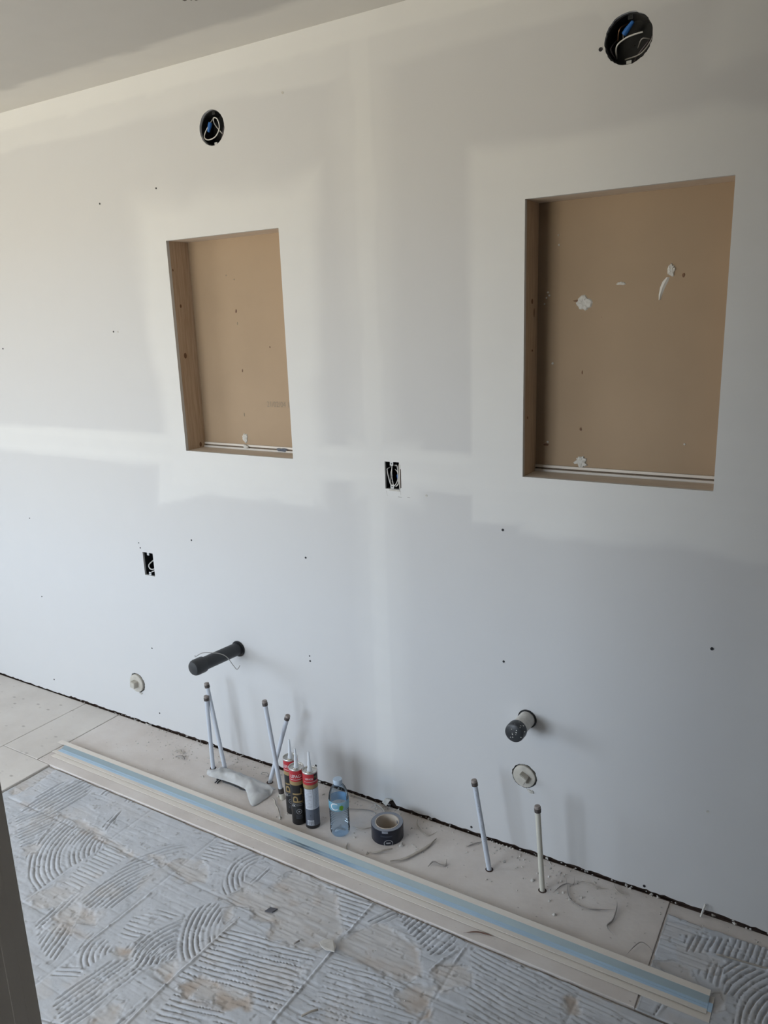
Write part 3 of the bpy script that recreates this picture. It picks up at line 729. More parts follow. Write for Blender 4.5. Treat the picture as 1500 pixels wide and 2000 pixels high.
def thinset_bed(name, x0, x1, y0, y1, step, zbase, label):
    xs = np.arange(x0, x1, step); ys = np.arange(y0, y1, step)
    X, Y = np.meshgrid(xs, ys)
    wx = (fbm(X, Y, 0.06, 51) - 0.5) * 0.016; wy = (fbm(X, Y, 0.06, 61) - 0.5) * 0.016
    fine = fbm(X, Y, 0.012, 71) - 0.5
    H = zbase + (fbm(X, Y, 0.10, 81) - 0.5) * 0.0022 + fine * 0.0010
    # shallow drag marks everywhere, running along the tile rows
    H += -(0.0005 + 0.0008 * sstep(-1.7, -1.1, X)) * sstep(0.60, 0.78, vnoise(X, Y * 14, 0.10, 91))
    bare = 0.20 * sstep(0.55, 0.8, fbm(X, Y, 0.16, 101)); brown = np.zeros_like(X); dark = np.zeros_like(X)
    for kind, par, sp, amp, poly in STROKES:
        px = [p[0] for p in poly]; py = [p[1] for p in poly]
        i0 = np.searchsorted(xs, min(px) - 0.03); i1 = np.searchsorted(xs, max(px) + 0.03)
        j0 = np.searchsorted(ys, min(py) - 0.03); j1 = np.searchsorted(ys, max(py) + 0.03)
        if i1 - i0 < 2 or j1 - j0 < 2: continue
        S = (slice(j0, j1), slice(i0, i1))
        x, y = X[S], Y[S]
        sd = inside_dist(poly, x + wx[S], y + wy[S])
        if kind == 'B':
            m = sstep(-0.012, 0.012, sd + (fbm(x, y, 0.035, 177) - 0.5) * 0.035)
            H[S] = H[S] * (1 - m) + m * (zbase - 0.0026 + (fbm(x, y, 0.05, 131) - 0.5) * 0.0022 + (vnoise(x, y * 9, 0.05, 141) - 0.5) * 0.0016)
            rim = np.exp(-(sd / 0.006) ** 2) * sstep(0.55, 0.7, fbm(x, y, 0.02, 151))
            H[S] += rim * 0.0018
            bare[S] = np.maximum(bare[S], m * min(1.0, 0.45 + 0.4 * par) * (0.7 + 0.6 * (fbm(x, y * 3, 0.05, 178) - 0.3)))
            brown[S] = np.maximum(brown[S], m * np.clip(sstep(0.45, 0.75, fbm(x, y, 0.05, 161)) * max(0, par - 0.25) + max(0, par - 1.0), 0, 1))
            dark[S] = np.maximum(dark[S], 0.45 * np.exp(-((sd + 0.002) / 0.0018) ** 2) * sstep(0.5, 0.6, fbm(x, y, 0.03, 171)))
        else:
            m = sstep(-0.003, 0.005, sd)
            xx = x + (fbm(x, y, 0.09, 181) - 0.5) * 0.008; yy = y + (fbm(x, y, 0.09, 191) - 0.5) * 0.008
            if kind == 'L':
                ph = (-math.sin(par) * xx + math.cos(par) * yy) / sp
                al = (math.cos(par) * xx + math.sin(par) * yy)
            else:
                ph = np.hypot(xx - par[0], yy - par[1]) / sp
                al = np.arctan2(yy - par[1], xx - par[0]) * 0.2
            idx = np.floor(ph); fr = ph - idx
            g = np.maximum(0.0, np.cos(2 * math.pi * fr)) ** 3.5          # narrow valley left between the ribs
            keep = sstep(0.30, 0.46, vnoise(al, idx * 0.37, 0.07, 201))    # ribs break off here and there
            rib = 0.5 - 0.5 * np.cos(2 * math.pi * fr)
            crumb = 1 + fine[S] * 0.9
            H[S] += m * amp * crumb * (0.0011 * rib - 0.0048 * g * keep)
            dark[S] = np.maximum(dark[S], m * 0.42 * amp * g ** 2 * keep * (fbm(x, y, 0.03, 211) > 0.45))  # shade of the grooves painted into the valley colour
            bare[S] *= 1 - 0.6 * m
    pit = sstep(0.72, 0.80, fbm(X, Y, 0.016, 261))                        # small pits and crumbly spots
    H -= 0.0012 * pit; dark = np.maximum(dark, 0.30 * pit)
    H += 0.0009 * sstep(0.62, 0.72, fbm(X, Y, 0.03, 271)) * sstep(0.45, 0.6, fbm(X, Y, 0.2, 281))
    bare = np.maximum(bare, 0.35 * sstep(0.52, 0.66, fbm(X, Y, 0.07, 291)) * sstep(0.42, 0.6, fbm(X, Y, 0.25, 295)))
    for line in GROUT:
        for (ax, ay), (bx, by) in zip(line[:-1], line[1:]):
            ex, ey = bx - ax, by - ay
            t = np.clip(((X - ax) * ex + (Y - ay) * ey) / (ex * ex + ey * ey), 0, 1)
            d = np.hypot(X + wx * 0.15 - ax - t * ex, Y + wy * 0.15 - ay - t * ey)
            H += 0.0040 * np.exp(-(d / 0.0035) ** 2) * (0.7 + fine)
            dark = np.maximum(dark, 0.25 * np.exp(-((d - 0.006) / 0.002) ** 2))
    # tile joints: a faint step along the old tile grid
    for gx in (-2.282, -1.977, -1.672, -0.757, -0.452):
        H -= 0.0012 * np.exp(-((X + wx * 0.3 - gx) / 0.004) ** 2)
    for gy in (-0.610, -0.912):
        H -= 0.0020 * np.exp(-((Y + wy * 0.4 - gy) / 0.004) ** 2) * sstep(0.35, 0.5, vnoise(X, Y, 0.12, 221))
        dark = np.maximum(dark, 0.30 * np.exp(-((Y + wy * 0.4 - gy) / 0.003) ** 2) * sstep(0.5, 0.62, fbm(X, Y, 0.05, 231)))
        brown = np.maximum(brown, 0.35 * np.exp(-((Y + wy - gy) / 0.012) ** 2) * sstep(0.5, 0.65, fbm(X, Y, 0.06, 241)))
    # ragged rim against the boards
    e = np.minimum(np.minimum(X - x0, xs[-1] - X), np.minimum(Y - y0, ys[-1] - Y)) + wx * 0.35
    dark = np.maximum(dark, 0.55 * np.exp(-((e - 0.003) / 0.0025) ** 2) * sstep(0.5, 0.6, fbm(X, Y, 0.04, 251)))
    H = np.where(e < 0.002, np.minimum(H, zbase - 0.004), H)
    ny, n = X.shape
    co = np.stack([X, Y, H], -1).reshape(-1, 3).astype(np.float32)
    ii = np.arange((ny - 1) * (n - 1)); r = ii // (n - 1); c = ii % (n - 1)
    a = r * n + c
    q = np.stack([a, a + 1, a + n + 1, a + n], -1).astype(np.int32).ravel()
    me = bpy.data.meshes.new(name)
    me.vertices.add(len(co)); me.vertices.foreach_set('co', co.ravel())
    me.loops.add(len(q)); me.loops.foreach_set('vertex_index', q)
    me.polygons.add(len(ii)); me.polygons.foreach_set('loop_start', np.arange(len(ii), dtype=np.int32) * 4)
    me.update(calc_edges=True); me.validate()
    me.polygons.foreach_set('use_smooth', np.ones(len(ii), bool))
    me.materials.append(M['thinset'])
    at = me.color_attributes.new('tone', 'FLOAT_COLOR', 'POINT')
    b = np.ones((len(co), 4), np.float32)
    b[:, 0] = np.clip(bare, 0, 1).ravel(); b[:, 1] = np.clip(brown, 0, 1).ravel(); b[:, 2] = np.clip(dark, 0, 1).ravel()
    at.data.foreach_set('color', b.ravel())
    o = bpy.data.objects.new(name, me); col.objects.link(o)
    tag(o, label, 'thinset', kind='stuff')
    return o
thinset_bed('thinset_bed', -2.55, 0.20, -1.20, -0.406, 0.0025, -0.0036, 'grey combed thinset left from pulled tiles in the foreground')
thinset_bed('thinset_bed', -0.318, 0.20, -0.404, -0.050, 0.0025, 0.0004, 'grey combed thinset patch in the corner right of the long corner beads')

# ================================================================== NICHES
def niche(x0, x1, z0, z1, label, text=False):
    t = empty('wall_niche', ((x0 + x1) / 2, TH, z0), label=label, cat='niche')
    hw = (x1 - x0) / 2; h = z1 - z0; D = 0.089
    box('stud', (-hw - 0.038, 0.0005, -0.038), (-hw, D, h + 0.038), M['stud'], t, bevel=0.001)
    box('stud', (hw, 0.0005, -0.038), (hw + 0.038, D, h + 0.038), M['stud'], t, bevel=0.001)
    box('header', (-hw, 0.0005, h), (hw, D, h + 0.038), M['headwood'], t, bevel=0.001)
    box('sill', (-hw, 0.0005, -0.038), (hw, D, 0.0), M['sillwood'], t, bevel=0.001)
    box('back_panel', (-hw - 0.03, D - 0.0008, 0.019), (hw + 0.03, D + 0.0005, h + 0.02), M['brownpaper'], t)
    box('batten', (-hw, D - 0.006, 0.011), (hw, D, 0.0185), M['cream'], t, bevel=0.0008)
    box('batten', (-hw, D - 0.010, 0.0), (hw, D - 0.001, 0.0065), M['cream'], t, bevel=0.0008)
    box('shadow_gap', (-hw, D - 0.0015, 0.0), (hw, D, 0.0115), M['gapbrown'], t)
    return t, hw, h, D

def blob(name, x, z, y, rx, rz, parent, mat, seed, th=0.003, spikes=0.35, n=22):
    """flat irregular dab of compound on the back panel"""
    R = random.Random(seed); vs = []; fs = []
    rad = [1 + spikes * (R.random() - 0.5) * 2 for _ in range(n)]
    rad = [(rad[i] + rad[(i + 1) % n] * 0.6) / 1.6 for i in range(n)]
    for s, yy in ((1.0, 0.0), (0.85, -th * 0.8), (0.4, -th)):
        for k in range(n):
            a = 2 * math.pi * k / n
            vs.append((x + rx * rad[k] * s * math.cos(a), y + yy * (0.7 + 0.6 * R.random()), z + rz * rad[k] * s * math.sin(a)))
    for i in range(2):
        for k in range(n):
            k2 = (k + 1) % n
            fs.append((i * n + k, i * n + k2, (i + 1) * n + k2, (i + 1) * n + k))
    fs.append(tuple(2 * n + k for k in range(n)))
    return mesh_obj(name, vs, fs, mat, parent)

def pip(name, x, z, y, r, parent, mat):
    v, f = screw_head(r)
    return mesh_obj(name, v, f, mat, parent, loc=(x, y, z))

def text_mesh(s, size, cut=0.0):
    cu = bpy.data.curves.new('lettering', 'FONT'); cu.body = s; cu.size = size
    cu.align_x = 'CENTER'; cu.align_y = 'CENTER'; cu.resolution_u = 3
    o = bpy.data.objects.new('lettering', cu); col.objects.link(o)
    dg = bpy.context.evaluated_depsgraph_get()
    me = bpy.data.meshes.new_from_object(o.evaluated_get(dg))
    bpy.data.objects.remove(o); bpy.data.curves.remove(cu)
    bm = bmesh.new(); bm.from_mesh(me); bpy.data.meshes.remove(me)
    if cut:
        for ax in ((1, 0, 0), (0, 1, 0)):
            k = -size * len(s)
            while k < size * len(s):
                bmesh.ops.bisect_plane(bm, geom=bm.verts[:] + bm.edges[:] + bm.faces[:], plane_co=Vector(ax) * k, plane_no=ax)
                k += cut
    return bm

nL, hw, h, D = niche(*NICHES[0], 'narrower looking recessed wall niche with a brown back and date stamp, nearest the window')
cx, cz = -1.823, 1.1975; yb = D - 0.0008
for z, y, rx, rz in ((0.507, 0.027, 0.0045, 0.006), (0.336, 0.027, 0.007, 0.010), (0.627, 0.006, 0.003, 0.004), (0.012, 0.062, 0.006, 0.009)):
    vs = [(-hw + 0.0004, y, z)]
    for k in range(12):
        a = 2 * math.pi * k / 12; vs.append((-hw + 0.0003, y + rx * math.cos(a), z + rz * math.sin(a)))
    mesh_obj('knot', vs, [(0, 1 + (k + 1) % 12, 1 + k) for k in range(12)], M['knot'], nL)
blob('compound_dab', -1.869 - cx, 1.240 - cz, yb, 0.012, 0.017, nL, M['compound'], 3, 0.004)
blob('compound_dab', -1.862 - cx, 1.209 - cz, D - 0.010, 0.015, 0.006, nL, M['compound'], 4, 0.004)
blob('compound_dab', -1.70 - cx, 1.206 - cz, D - 0.010, 0.022, 0.006, nL, M['labelgrey'], 5, 0.003)
for k, (x, z, rx, rz) in enumerate(((-1.867, 1.680, 0.0035, 0.006), (-1.859, 1.477, 0.0025, 0.006), (-1.728, 1.557, 0.003, 0.003), (-1.866, 1.638, 0.002, 0.006), (-1.866, 1.323, 0.002, 0.007), (-1.90, 1.80, 0.003, 0.003), (-1.865, 1.785, 0.003, 0.003))):
    blob('paper_tear', x - cx, z - cz, yb, rx, rz, nL, M['twig'] if k < 3 else M['ink'], 20 + k, 0.0008, n=10)
bm = text_mesh('21/02/04 1', 0.024)
bmesh.ops.transform(bm, matrix=Matrix.Translation((-1.708 - cx, yb - 0.0004, 1.362 - cz)) @ Matrix.Rotation(math.radians(90), 4, 'X') @ Matrix.Diagonal((0.98, 1.15, 1, 1)), verts=bm.verts[:])
bm_obj('date_stamp', bm, M['ink'], nL)

nR, hw, h, D = niche(*NICHES[1], 'wider looking recessed wall niche with a brown back smeared with compound, right of the seam')
cx = -0.53
for z, y, rx, rz in ((0.47, 0.045, 0.007, 0.007), (0.44, 0.060, 0.004, 0.012), (0.34, 0.05, 0.006, 0.003), (0.16, 0.02, 0.004, 0.004)):
    vs = [(-hw + 0.0004, y, z)]
    for k in range(12):
        a = 2 * math.pi * k / 12; vs.append((-hw + 0.0003, y + rx * math.cos(a), z + rz * math.sin(a)))
    mesh_obj('knot', vs, [(0, 1 + (k + 1) % 12, 1 + k) for k in range(12)], M['knot'], nR)
blob('compound_dab', -0.648 - cx, 1.659 - cz, yb, 0.019, 0.019, nR, M['compound'], 6, 0.004)
blob('compound_dab', -0.645 - cx, 1.233 - cz, yb, 0.021, 0.017, nR, M['compound'], 7, 0.005, 0.5)
blob('compound_smear', -0.430 - cx, 1.728 - cz, yb, 0.010, 0.016, nR, M['compound'], 8, 0.004, 0.3)
vs, fs = [], []
sm = [(-0.437, 1.712, 0.004), (-0.443, 1.702, 0.007), (-0.449, 1.688, 0.006), (-0.453, 1.672, 0.0045), (-0.455, 1.658, 0.002)]
for (x, z, wd) in sm:
    for s in (-1, 0, 1):
        vs.append((x - cx + s * wd, yb - (0.0025 if s == 0 else 0.0), z - cz))
for i in range(len(sm) - 1):
    for j in range(2):
        fs.append((i * 3 + j, i * 3 + j + 1, i * 3 + j + 4, i * 3 + j + 3))
mesh_obj('compound_smear', vs, fs, M['compound'], nR)
blob('compound_smear', -0.553 - cx, 1.703 - cz, yb, 0.012, 0.004, nR, M['compound'], 9, 0.002, 0.4)
for k, (x, z, r) in enumerate(((-0.748, 1.690, 3), (-0.744, 1.682, 3), (-0.752, 1.676, 2.5), (-0.757, 1.66, 2.5), (-0.732, 1.500, 4), (-0.722, 1.835, 2.5), (-0.720, 1.81, 2.5), (-0.742, 1.282, 3.5), (-0.374, 1.294, 3))):
    blob('compound_fleck', x - cx, z - cz, yb, r / 1000, r / 1000, nR, M['compound'], 40 + k, 0.002, n=8)
for k, (x, z, rx, rz) in enumerate(((-0.746, 1.274, 0.008, 0.003), (-0.648, 1.476, 0.002, 0.006), (-0.648, 1.322, 0.003, 0.005), (-0.60, 1.62, 0.001, 0.001), (-0.664, 1.665, 0.012, 0.0025), (-0.40, 1.715, 0.004, 0.005))):
    blob('paper_tear', x - cx, z - cz, yb, rx, rz, nR, M['knot'], 60 + k, 0.0008, n=10)

# ================================================================== ELECTRICAL BOXES
def round_box(x, z, r, label, wires, conn, connmat=None):
    t = empty('junction_box', (x, TH, z), label=label, cat='electrical box', group='round light boxes high on the wall')
    prof = [(r - 0.001, 0.0), (r - 0.001, 0.045), (r - 0.004, 0.048), (0.0, 0.048)]
    lathe('box_shell', [(r + 0.001, -0.004), (r + 0.001, 0.050), (0.001, 0.050), (0.001, 0.048), (r - 0.003, 0.047), (r - 0.003, -0.004), (r + 0.001, -0.004)], M['blackbox'], t, axis=(0, 1, 0), seg=40, close_ends=False)
    for s in (-1, 1):
        box('screw_tab', (-0.006, 0.0, s * (r - 0.007) - 0.005), (0.006, 0.003, s * (r - 0.007) + 0.005), M['tabwhite'] if s < 0 else M['blackbox'], t, bevel=0.0008)
    for pts, rad, m in wires:
        sweep('wire', [(p[0] - x, p[2] - TH, p[1] - z) for p in pts], rad, M[m], t, seg=6)
    (ax, az), (bx, bz) = conn
    a = Vector((ax - x, 0.004, az - z)); b = Vector((bx - x, 0.000, bz - z)); L = (b - a).length
    lathe('wire_connector', [(0.001, 0), (0.0062, 0.001), (0.0066, 0.35 * L), (0.0050, 0.7 * L), (0.0040, 0.95 * L), (0.001, L)], M['blue'], t, seg=14, base=a, axis=(b - a))
    return t
round_box(-1.819, 2.237, 0.052, 'black round electrical box with a white wire loop above the date stamped niche',
          [([(-1.847, 2.284, 0.05), (-1.841, 2.258, 0.02), (-1.857, 2.233, 0.012), (-1.862, 2.216, 0.010), (-1.845, 2.207, 0.010), (-1.816, 2.214, 0.012), (-1.798, 2.237, 0.012), (-1.804, 2.262, 0.012), (-1.823, 2.268, 0.016), (-1.831, 2.252, 0.03), (-1.812, 2.219, 0.05)], 0.0019, 'wirewhite'),
           ([(-1.80, 2.26, 0.05), (-1.795, 2.24, 0.03), (-1.805, 2.215, 0.03), (-1.83, 2.20, 0.045)], 0.0017, 'wiredark')],
          ((-1.838, 2.258), (-1.846, 2.230)))
round_box(-0.531, 2.239, 0.0545, 'black round electrical box with blue connector high above the smeared niche at right',
          [([(-0.545, 2.286, 0.05), (-0.558, 2.270, 0.025), (-0.566, 2.250, 0.04)], 0.0016, 'copper'),
           ([(-0.501, 2.249, 0.010), (-0.520, 2.247, 0.008), (-0.540, 2.243, 0.009), (-0.560, 2.231, 0.012), (-0.567, 2.212, 0.04)], 0.0019, 'wirewhite'),
           ([(-0.484, 2.264, 0.04), (-0.483, 2.232, 0.018), (-0.505, 2.207, 0.016), (-0.547, 2.207, 0.04)], 0.0017, 'wiregrey'),
           ([(-0.521, 2.229, 0.05), (-0.505, 2.238, 0.02), (-0.489, 2.238, 0.03)], 0.0016, 'wiregrey'),
           ([(-0.487, 2.25, 0.05), (-0.492, 2.228, 0.02), (-0.512, 2.213, 0.03), (-0.53, 2.20, 0.05)], 0.0016, 'wiredark'),
           ([(-0.572, 2.255, 0.05), (-0.576, 2.23, 0.02), (-0.568, 2.21, 0.03)], 0.0016, 'wiredark'),
           ([(-0.553, 2.250, 0.04), (-0.548, 2.256, 0.02), (-0.545, 2.258, 0.018)], 0.0016, 'wiregrey')],
          ((-0.547, 2.253), (-0.524, 2.277)))

def device_box(x0, x1, z0, z1, label, wires, conn=None, tilt=False):
    cx, cz = (x0 + x1) / 2, (z0 + z1) / 2; hx, hz = (x1 - x0) / 2, (z1 - z0) / 2
    t = empty('outlet_box', (cx, TH, cz), label=label, cat='outlet box', group='unfinished outlet boxes in the wall')
    d = 0.06
    bm = bmesh.new()
    o = [(-hx, -hz), (hx, -hz), (hx, hz), (-hx, hz)]; k = 0.0015
    ring = []
    for (s, y) in ((1.0, -0.005), (1.0, d), (0.94, d - 0.002), (0.94, -0.005)):
        ring.append([bm.verts.new((p[0] * s, y, p[1] * (s if s == 1 else 0.965))) for p in o])
    for a, b in ((0, 1), (2, 3), (3, 0)):
        for i in range(4):
            bm.faces.new((ring[a][i], ring[a][(i + 1) % 4], ring[b][(i + 1) % 4], ring[b][i]))
    bm.faces.new(ring[1]); bm.faces.new(ring[2])
    bm_obj('box_shell', bm, M['blackbox'], t)
    for s in (-1, 1):
        tb = box('mounting_ear', (-0.010, -0.008, s * (hz - 0.006) - 0.007), (0.002, -0.006, s * (hz - 0.006) + 0.007), M['tabwhite'], t, bevel=0.0006)
        lathe('screw_hole', [(0.0004, 0), (0.0020, 0), (0.0022, 0.0006), (0.0004, 0.0006)], M['screw'], tb, seg=10, base=(-0.004, -0.0085, s * (hz - 0.007)), axis=(0, 1, 0))
    for pts, rad, m in wires:
        sweep('wire', [(p[0] - cx, p[2] - TH, p[1] - cz) for p in pts], rad, M[m], t, seg=6)
    if conn:
        (ax, az), (bx, bz) = conn
        a = Vector((ax - cx, 0.012, az - cz)); b = Vector((bx - cx, 0.012, bz - cz)); L = (b - a).length
        lathe('wire_connector', [(0.001, 0), (0.0055, 0.001), (0.0055, 0.4 * L), (0.0035, L), (0.0005, L)], M['blue'], t, seg=12, base=a, axis=(b - a))
    return t
ob = device_box(*OUTLETS[0], 'outlet box crammed with white wire loops between the two niches',
           [([(-1.211, 1.197, 0.05), (-1.217, 1.190, 0.008), (-1.219, 1.183, 0.006), (-1.214, 1.160, 0.005), (-1.207, 1.140, 0.005), (-1.196, 1.133, 0.008)], 0.0017, 'wirewhite'),
            ([(-1.209, 1.193, 0.02), (-1.213, 1.165, 0.012), (-1.209, 1.141, 0.010), (-1.199, 1.131, 0.012)], 0.0014, 'wirewhite'),
            ([(-1.201, 1.206, 0.006), (-1.202, 1.18, 0.004), (-1.202, 1.158, 0.005), (-1.196, 1.137, 0.006), (-1.185, 1.156, 0.010), (-1.187, 1.177, 0.014), (-1.199, 1.186, 0.02)], 0.0016, 'wirewhite'),
            ([(-1.200, 1.197, 0.02), (-1.187, 1.198, 0.012), (-1.181, 1.175, 0.006), (-1.181, 1.146, 0.006), (-1.193, 1.133, 0.010)], 0.0017, 'wirewhite'),
            ([(-1.215, 1.165, 0.03), (-1.216, 1.148, 0.02), (-1.214, 1.140, 0.04)], 0.0014, 'wiregrey')],
           ((-1.192, 1.170), (-1.189, 1.148)))
box('torn_edge', (0.0245, -TH - 0.0010, -0.040), (0.0285, -TH + 0.0005, 0.036), M['gypsum'], ob)
box('cut_slit', (0.0285, -TH - 0.0004, -0.036), (0.0312, -TH + 0.0005, 0.022), M['darkplate'], ob)
box('torn_edge', (-0.012, -TH - 0.0010, -0.0480), (0.026, -TH + 0.0005, -0.0430), M['gypsum'], ob)
device_box(*OUTLETS[1], 'nearly empty outlet box with one pale cable end, low on the wall nearest the window',
           [([(-2.318, 0.752, 0.05), (-2.335, 0.738, 0.03), (-2.345, 0.722, 0.012), (-2.339, 0.708, 0.010), (-2.325, 0.706, 0.012), (-2.312, 0.712, 0.03)], 0.0026, 'wirewhite'),
            ([(-2.336, 0.692, 0.012), (-2.325, 0.698, 0.010), (-2.310, 0.702, 0.012)], 0.0022, 'wirewhite')])

# ================================================================== DRAINS AND CLEANOUTS
t = empty('drain_pipe', (-1.895, 0, 0.459), label='long black drain stub with rounded cap poking out of the wall', cat='drain pipe')
ax = Vector((-0.018, -0.20, 0.004)).normalized()
lathe('pipe', [(0.0215, -0.05), (0.0242, -0.05), (0.0242, 0.178), (0.0215, 0.178), (0.0215, -0.05)], M['abs'], t, base=(0, 0, 0), axis=ax, seg=36, close_ends=False)
lathe('cap', [(0.0243, 0.168), (0.0285, 0.169), (0.0292, 0.172), (0.0292, 0.202), (0.0280, 0.210), (0.0235, 0.216), (0.012, 0.219), (0.0005, 0.2195)], M['abs'], t, base=(0, 0, 0), axis=ax, seg=36)
lathe('hole_collar', [(0.0246, -0.001), (0.0300, -0.001), (0.0308, -0.003), (0.0300, -0.005), (0.0250, -0.005)], M['blackbox'], t, base=(0.002, 0, 0), axis=(0, 1, 0), seg=36)
wv_ = [(-1.940, -0.175, 0.492), (-1.934, -0.178, 0.490), (-1.905, -0.172, 0.508), (-1.878, -0.150, 0.505), (-1.858, -0.135, 0.500), (-1.840, -0.120, 0.485), (-1.818, -0.112, 0.452), (-1.806, -0.110, 0.440), (-1.796, -0.108, 0.450), (-1.792, -0.108, 0.457)]
o = sweep('bent_wire', wv_, 0.0014, M['wiregrey'], None, seg=6)
tag(o, 'thin grey bent wire draped over the long black drain stub', 'wire')

t = empty('drain_pipe', (-0.755, 0, 0.462), label='short plaster-spattered drain stub with a black cap at right', cat='drain pipe')
ax = Vector((-0.002, -0.1, 0.002)).normalized()
lathe('pipe', [(0.0215, -0.05), (0.0245, -0.05), (0.0245, 0.085), (0.0215, 0.085), (0.0215, -0.05)], M['dustyabs'], t, axis=ax, seg=36, close_ends=False)
lathe('cap', [(0.0246, 0.070), (0.0283, 0.071), (0.0290, 0.074), (0.0290, 0.094), (0.0275, 0.100), (0.0230, 0.103), (0.0005, 0.1035)], M['abs'], t, axis=ax, seg=36)
lathe('hole_collar', [(0.0248, 0.001), (0.0288, 0.001), (0.0294, -0.001), (0.0288, -0.003), (0.0250, -0.003)], M['blackbox'], t, axis=(0, 1, 0), seg=36)
for k in range(26):
    a = random.uniform(0, 2 * math.pi) if k < 10 else random.uniform(0.2, 2.9); L = random.uniform(0.070, 0.1)
    rr = 0.0290 if k >= 10 else random.uniform(0.004, 0.024); yy = -L if k >= 10 else -0.1035
    s = random.uniform(0.0008, 0.0020)
    box('plaster_fleck', (rr * math.cos(a) - s, yy - s * 0.5, rr * math.sin(a) - s * 0.7), (rr * math.cos(a) + s, yy + s * 0.8, rr * math.sin(a) + s * 0.7), M['compound'], t)

def cleanout(x, z, r, ang, label, depth):
    t = empty('cleanout_plug', (x, 0, z), label=label, cat='cleanout plug', group='square-nut cleanout plugs low on the wall')
    lathe('plug_disc', [(r * 0.86, 0.02), (r * 0.90, depth), (r * 0.88, depth - 0.003), (r * 0.80, depth - 0.0045), (r * 0.5, depth - 0.004), (0.0005, depth - 0.004)], M['plug'], t, axis=(0, 1, 0), seg=40)
    lathe('socket_rim', [(r * 0.88, 0.03), (r * 0.98, 0.03), (r * 0.98, depth + 0.006), (r * 0.92, depth + 0.006), (r * 0.90, 0.03)], M['blackbox'], t, axis=(0, 1, 0), seg=40, close_ends=False)
    bm = bmesh.new(); s = 0.0135
    bmesh.ops.create_cube(bm, size=1.0, matrix=Matrix.Rotation(ang, 4, 'Y') @ Matrix.Translation((0, depth - 0.014, 0)) @ Matrix.Diagonal((2 * s, 0.024, 2 * s, 1)))
    bmesh.ops.bevel(bm, geom=bm.edges[:], offset=0.0018, segments=2, affect='EDGES')
    bm_obj('square_nut', bm, M['plug'], t)
    return t
cl1 = cleanout(-2.484, 0.185, 0.0435, math.radians(8), 'pale square-nut cleanout plug low beside the long black stub', -0.004)
cl2 = cleanout(-0.762, 0.267, 0.0400, math.radians(28), 'dusty beige square-nut cleanout plug under the short drain stub', -0.001)
blob('torn_gypsum', 0.020, -0.046, 0.0, 0.012, 0.005, cl2, M['gypsum'], 81, 0.004, 0.5)
blob('torn_gypsum', 0.016, -0.046, 0.0, 0.010, 0.004, cl1, M['gypsum'], 82, 0.004, 0.5)

# ================================================================== WATER PIPES
def pex(base, top, label, mat='pex', coupling=False, print_line=False):
    t = empty('water_pipe', base, label=label, cat='water pipe', group='capped water supply pipes rising from the floor')
    d = Vector(top) - Vector(base); L = d.length; ax = d.normalized()
    lathe('tube', [(0.0062, -0.012), (0.0078, -0.012), (0.0078, L - 0.012), (0.0062, L - 0.012), (0.0062, -0.012)], M[mat], t, axis=ax, seg=20, close_ends=False)
    lathe('crimp_ring', [(0.0079, L - 0.018), (0.0096, L - 0.0175), (0.0098, L - 0.008), (0.0094, L - 0.0065), (0.0079, L - 0.0065)], M['ring'], t, axis=ax, seg=20)
    lathe('end_plug', [(0.0090, L - 0.0062), (0.0092, L - 0.001), (0.0080, L + 0.0015), (0.0004, L + 0.002)], M['pexplug'], t, axis=ax, seg=20)
    if coupling:
        lathe('sleeve', [(0.0094, -0.004), (0.0098, 0.020), (0.0082, 0.022)], M['pexbeige'], t, axis=ax, seg=20)
        lathe('crimp_ring', [(0.0080, 0.022), (0.0100, 0.023), (0.0102, 0.034), (0.0096, 0.036), (0.0100, 0.038), (0.0096, 0.041), (0.0080, 0.042)], M['ring'], t, axis=ax, seg=20)
    else:
        lathe('floor_hole', [(0.0080, 0.0006), (0.0118, 0.0006), (0.0122, 0.0)], M['darkplate'], t, base=(0, 0, -base[2]), seg=20)
    if print_line:
        Mx = axis_mat(ax); n = 0
        for k in range(34):
            h0 = 0.10 + k * 0.0050; wd = random.uniform(0.0010, 0.0024)
            if random.random() < 0.22: continue
            vs = []
            for hh_ in (h0, h0 + random.uniform(0.0015, 0.0036)):
                for a in (-0.18, 0.0, 0.18):
                    ang = math.radians(-78) + a
                    p = Vector((0.5, -0.84, 0)); side = Vector((0.84, 0.5, 0))
                    q = p * math.cos(a) + side * math.sin(a)
                    vs.append(ax * hh_ + q * 0.0080)
            mesh_obj('pipe_print', vs, [(0, 1, 4, 3), (1, 2, 5, 4)], M['printgrey'], t)
    return t
pex((-1.966, -0.116, -0.001), (-1.967, -0.116, 0.300), 'short upright pale pipe, nearest the window of the four together')
pex((-1.917, -0.102, -0.001), (-1.972, -0.102, 0.345), 'taller pipe leaning behind the short upright one nearest the window')
pex((-1.608, -0.143, -0.001), (-1.658, -0.143, 0.368), 'tall leaning pipe with ringed sleeve at its foot behind the adhesive tubes', coupling=True)
pex((-1.713, -0.086, -0.001), (-1.606, -0.086, 0.297), 'pipe slanting to the right, crossing behind the sleeved one', coupling=False)
pex((-0.823, -0.126, -0.001), (-0.872, -0.126, 0.291), 'leaning bluish pipe with printed lettering, left of the right pair', print_line=True)
pex((-0.652, -0.133, -0.001), (-0.671, -0.133, 0.273), 'beige upright pipe, rightmost of all the floor pipes', mat='pexbeige')

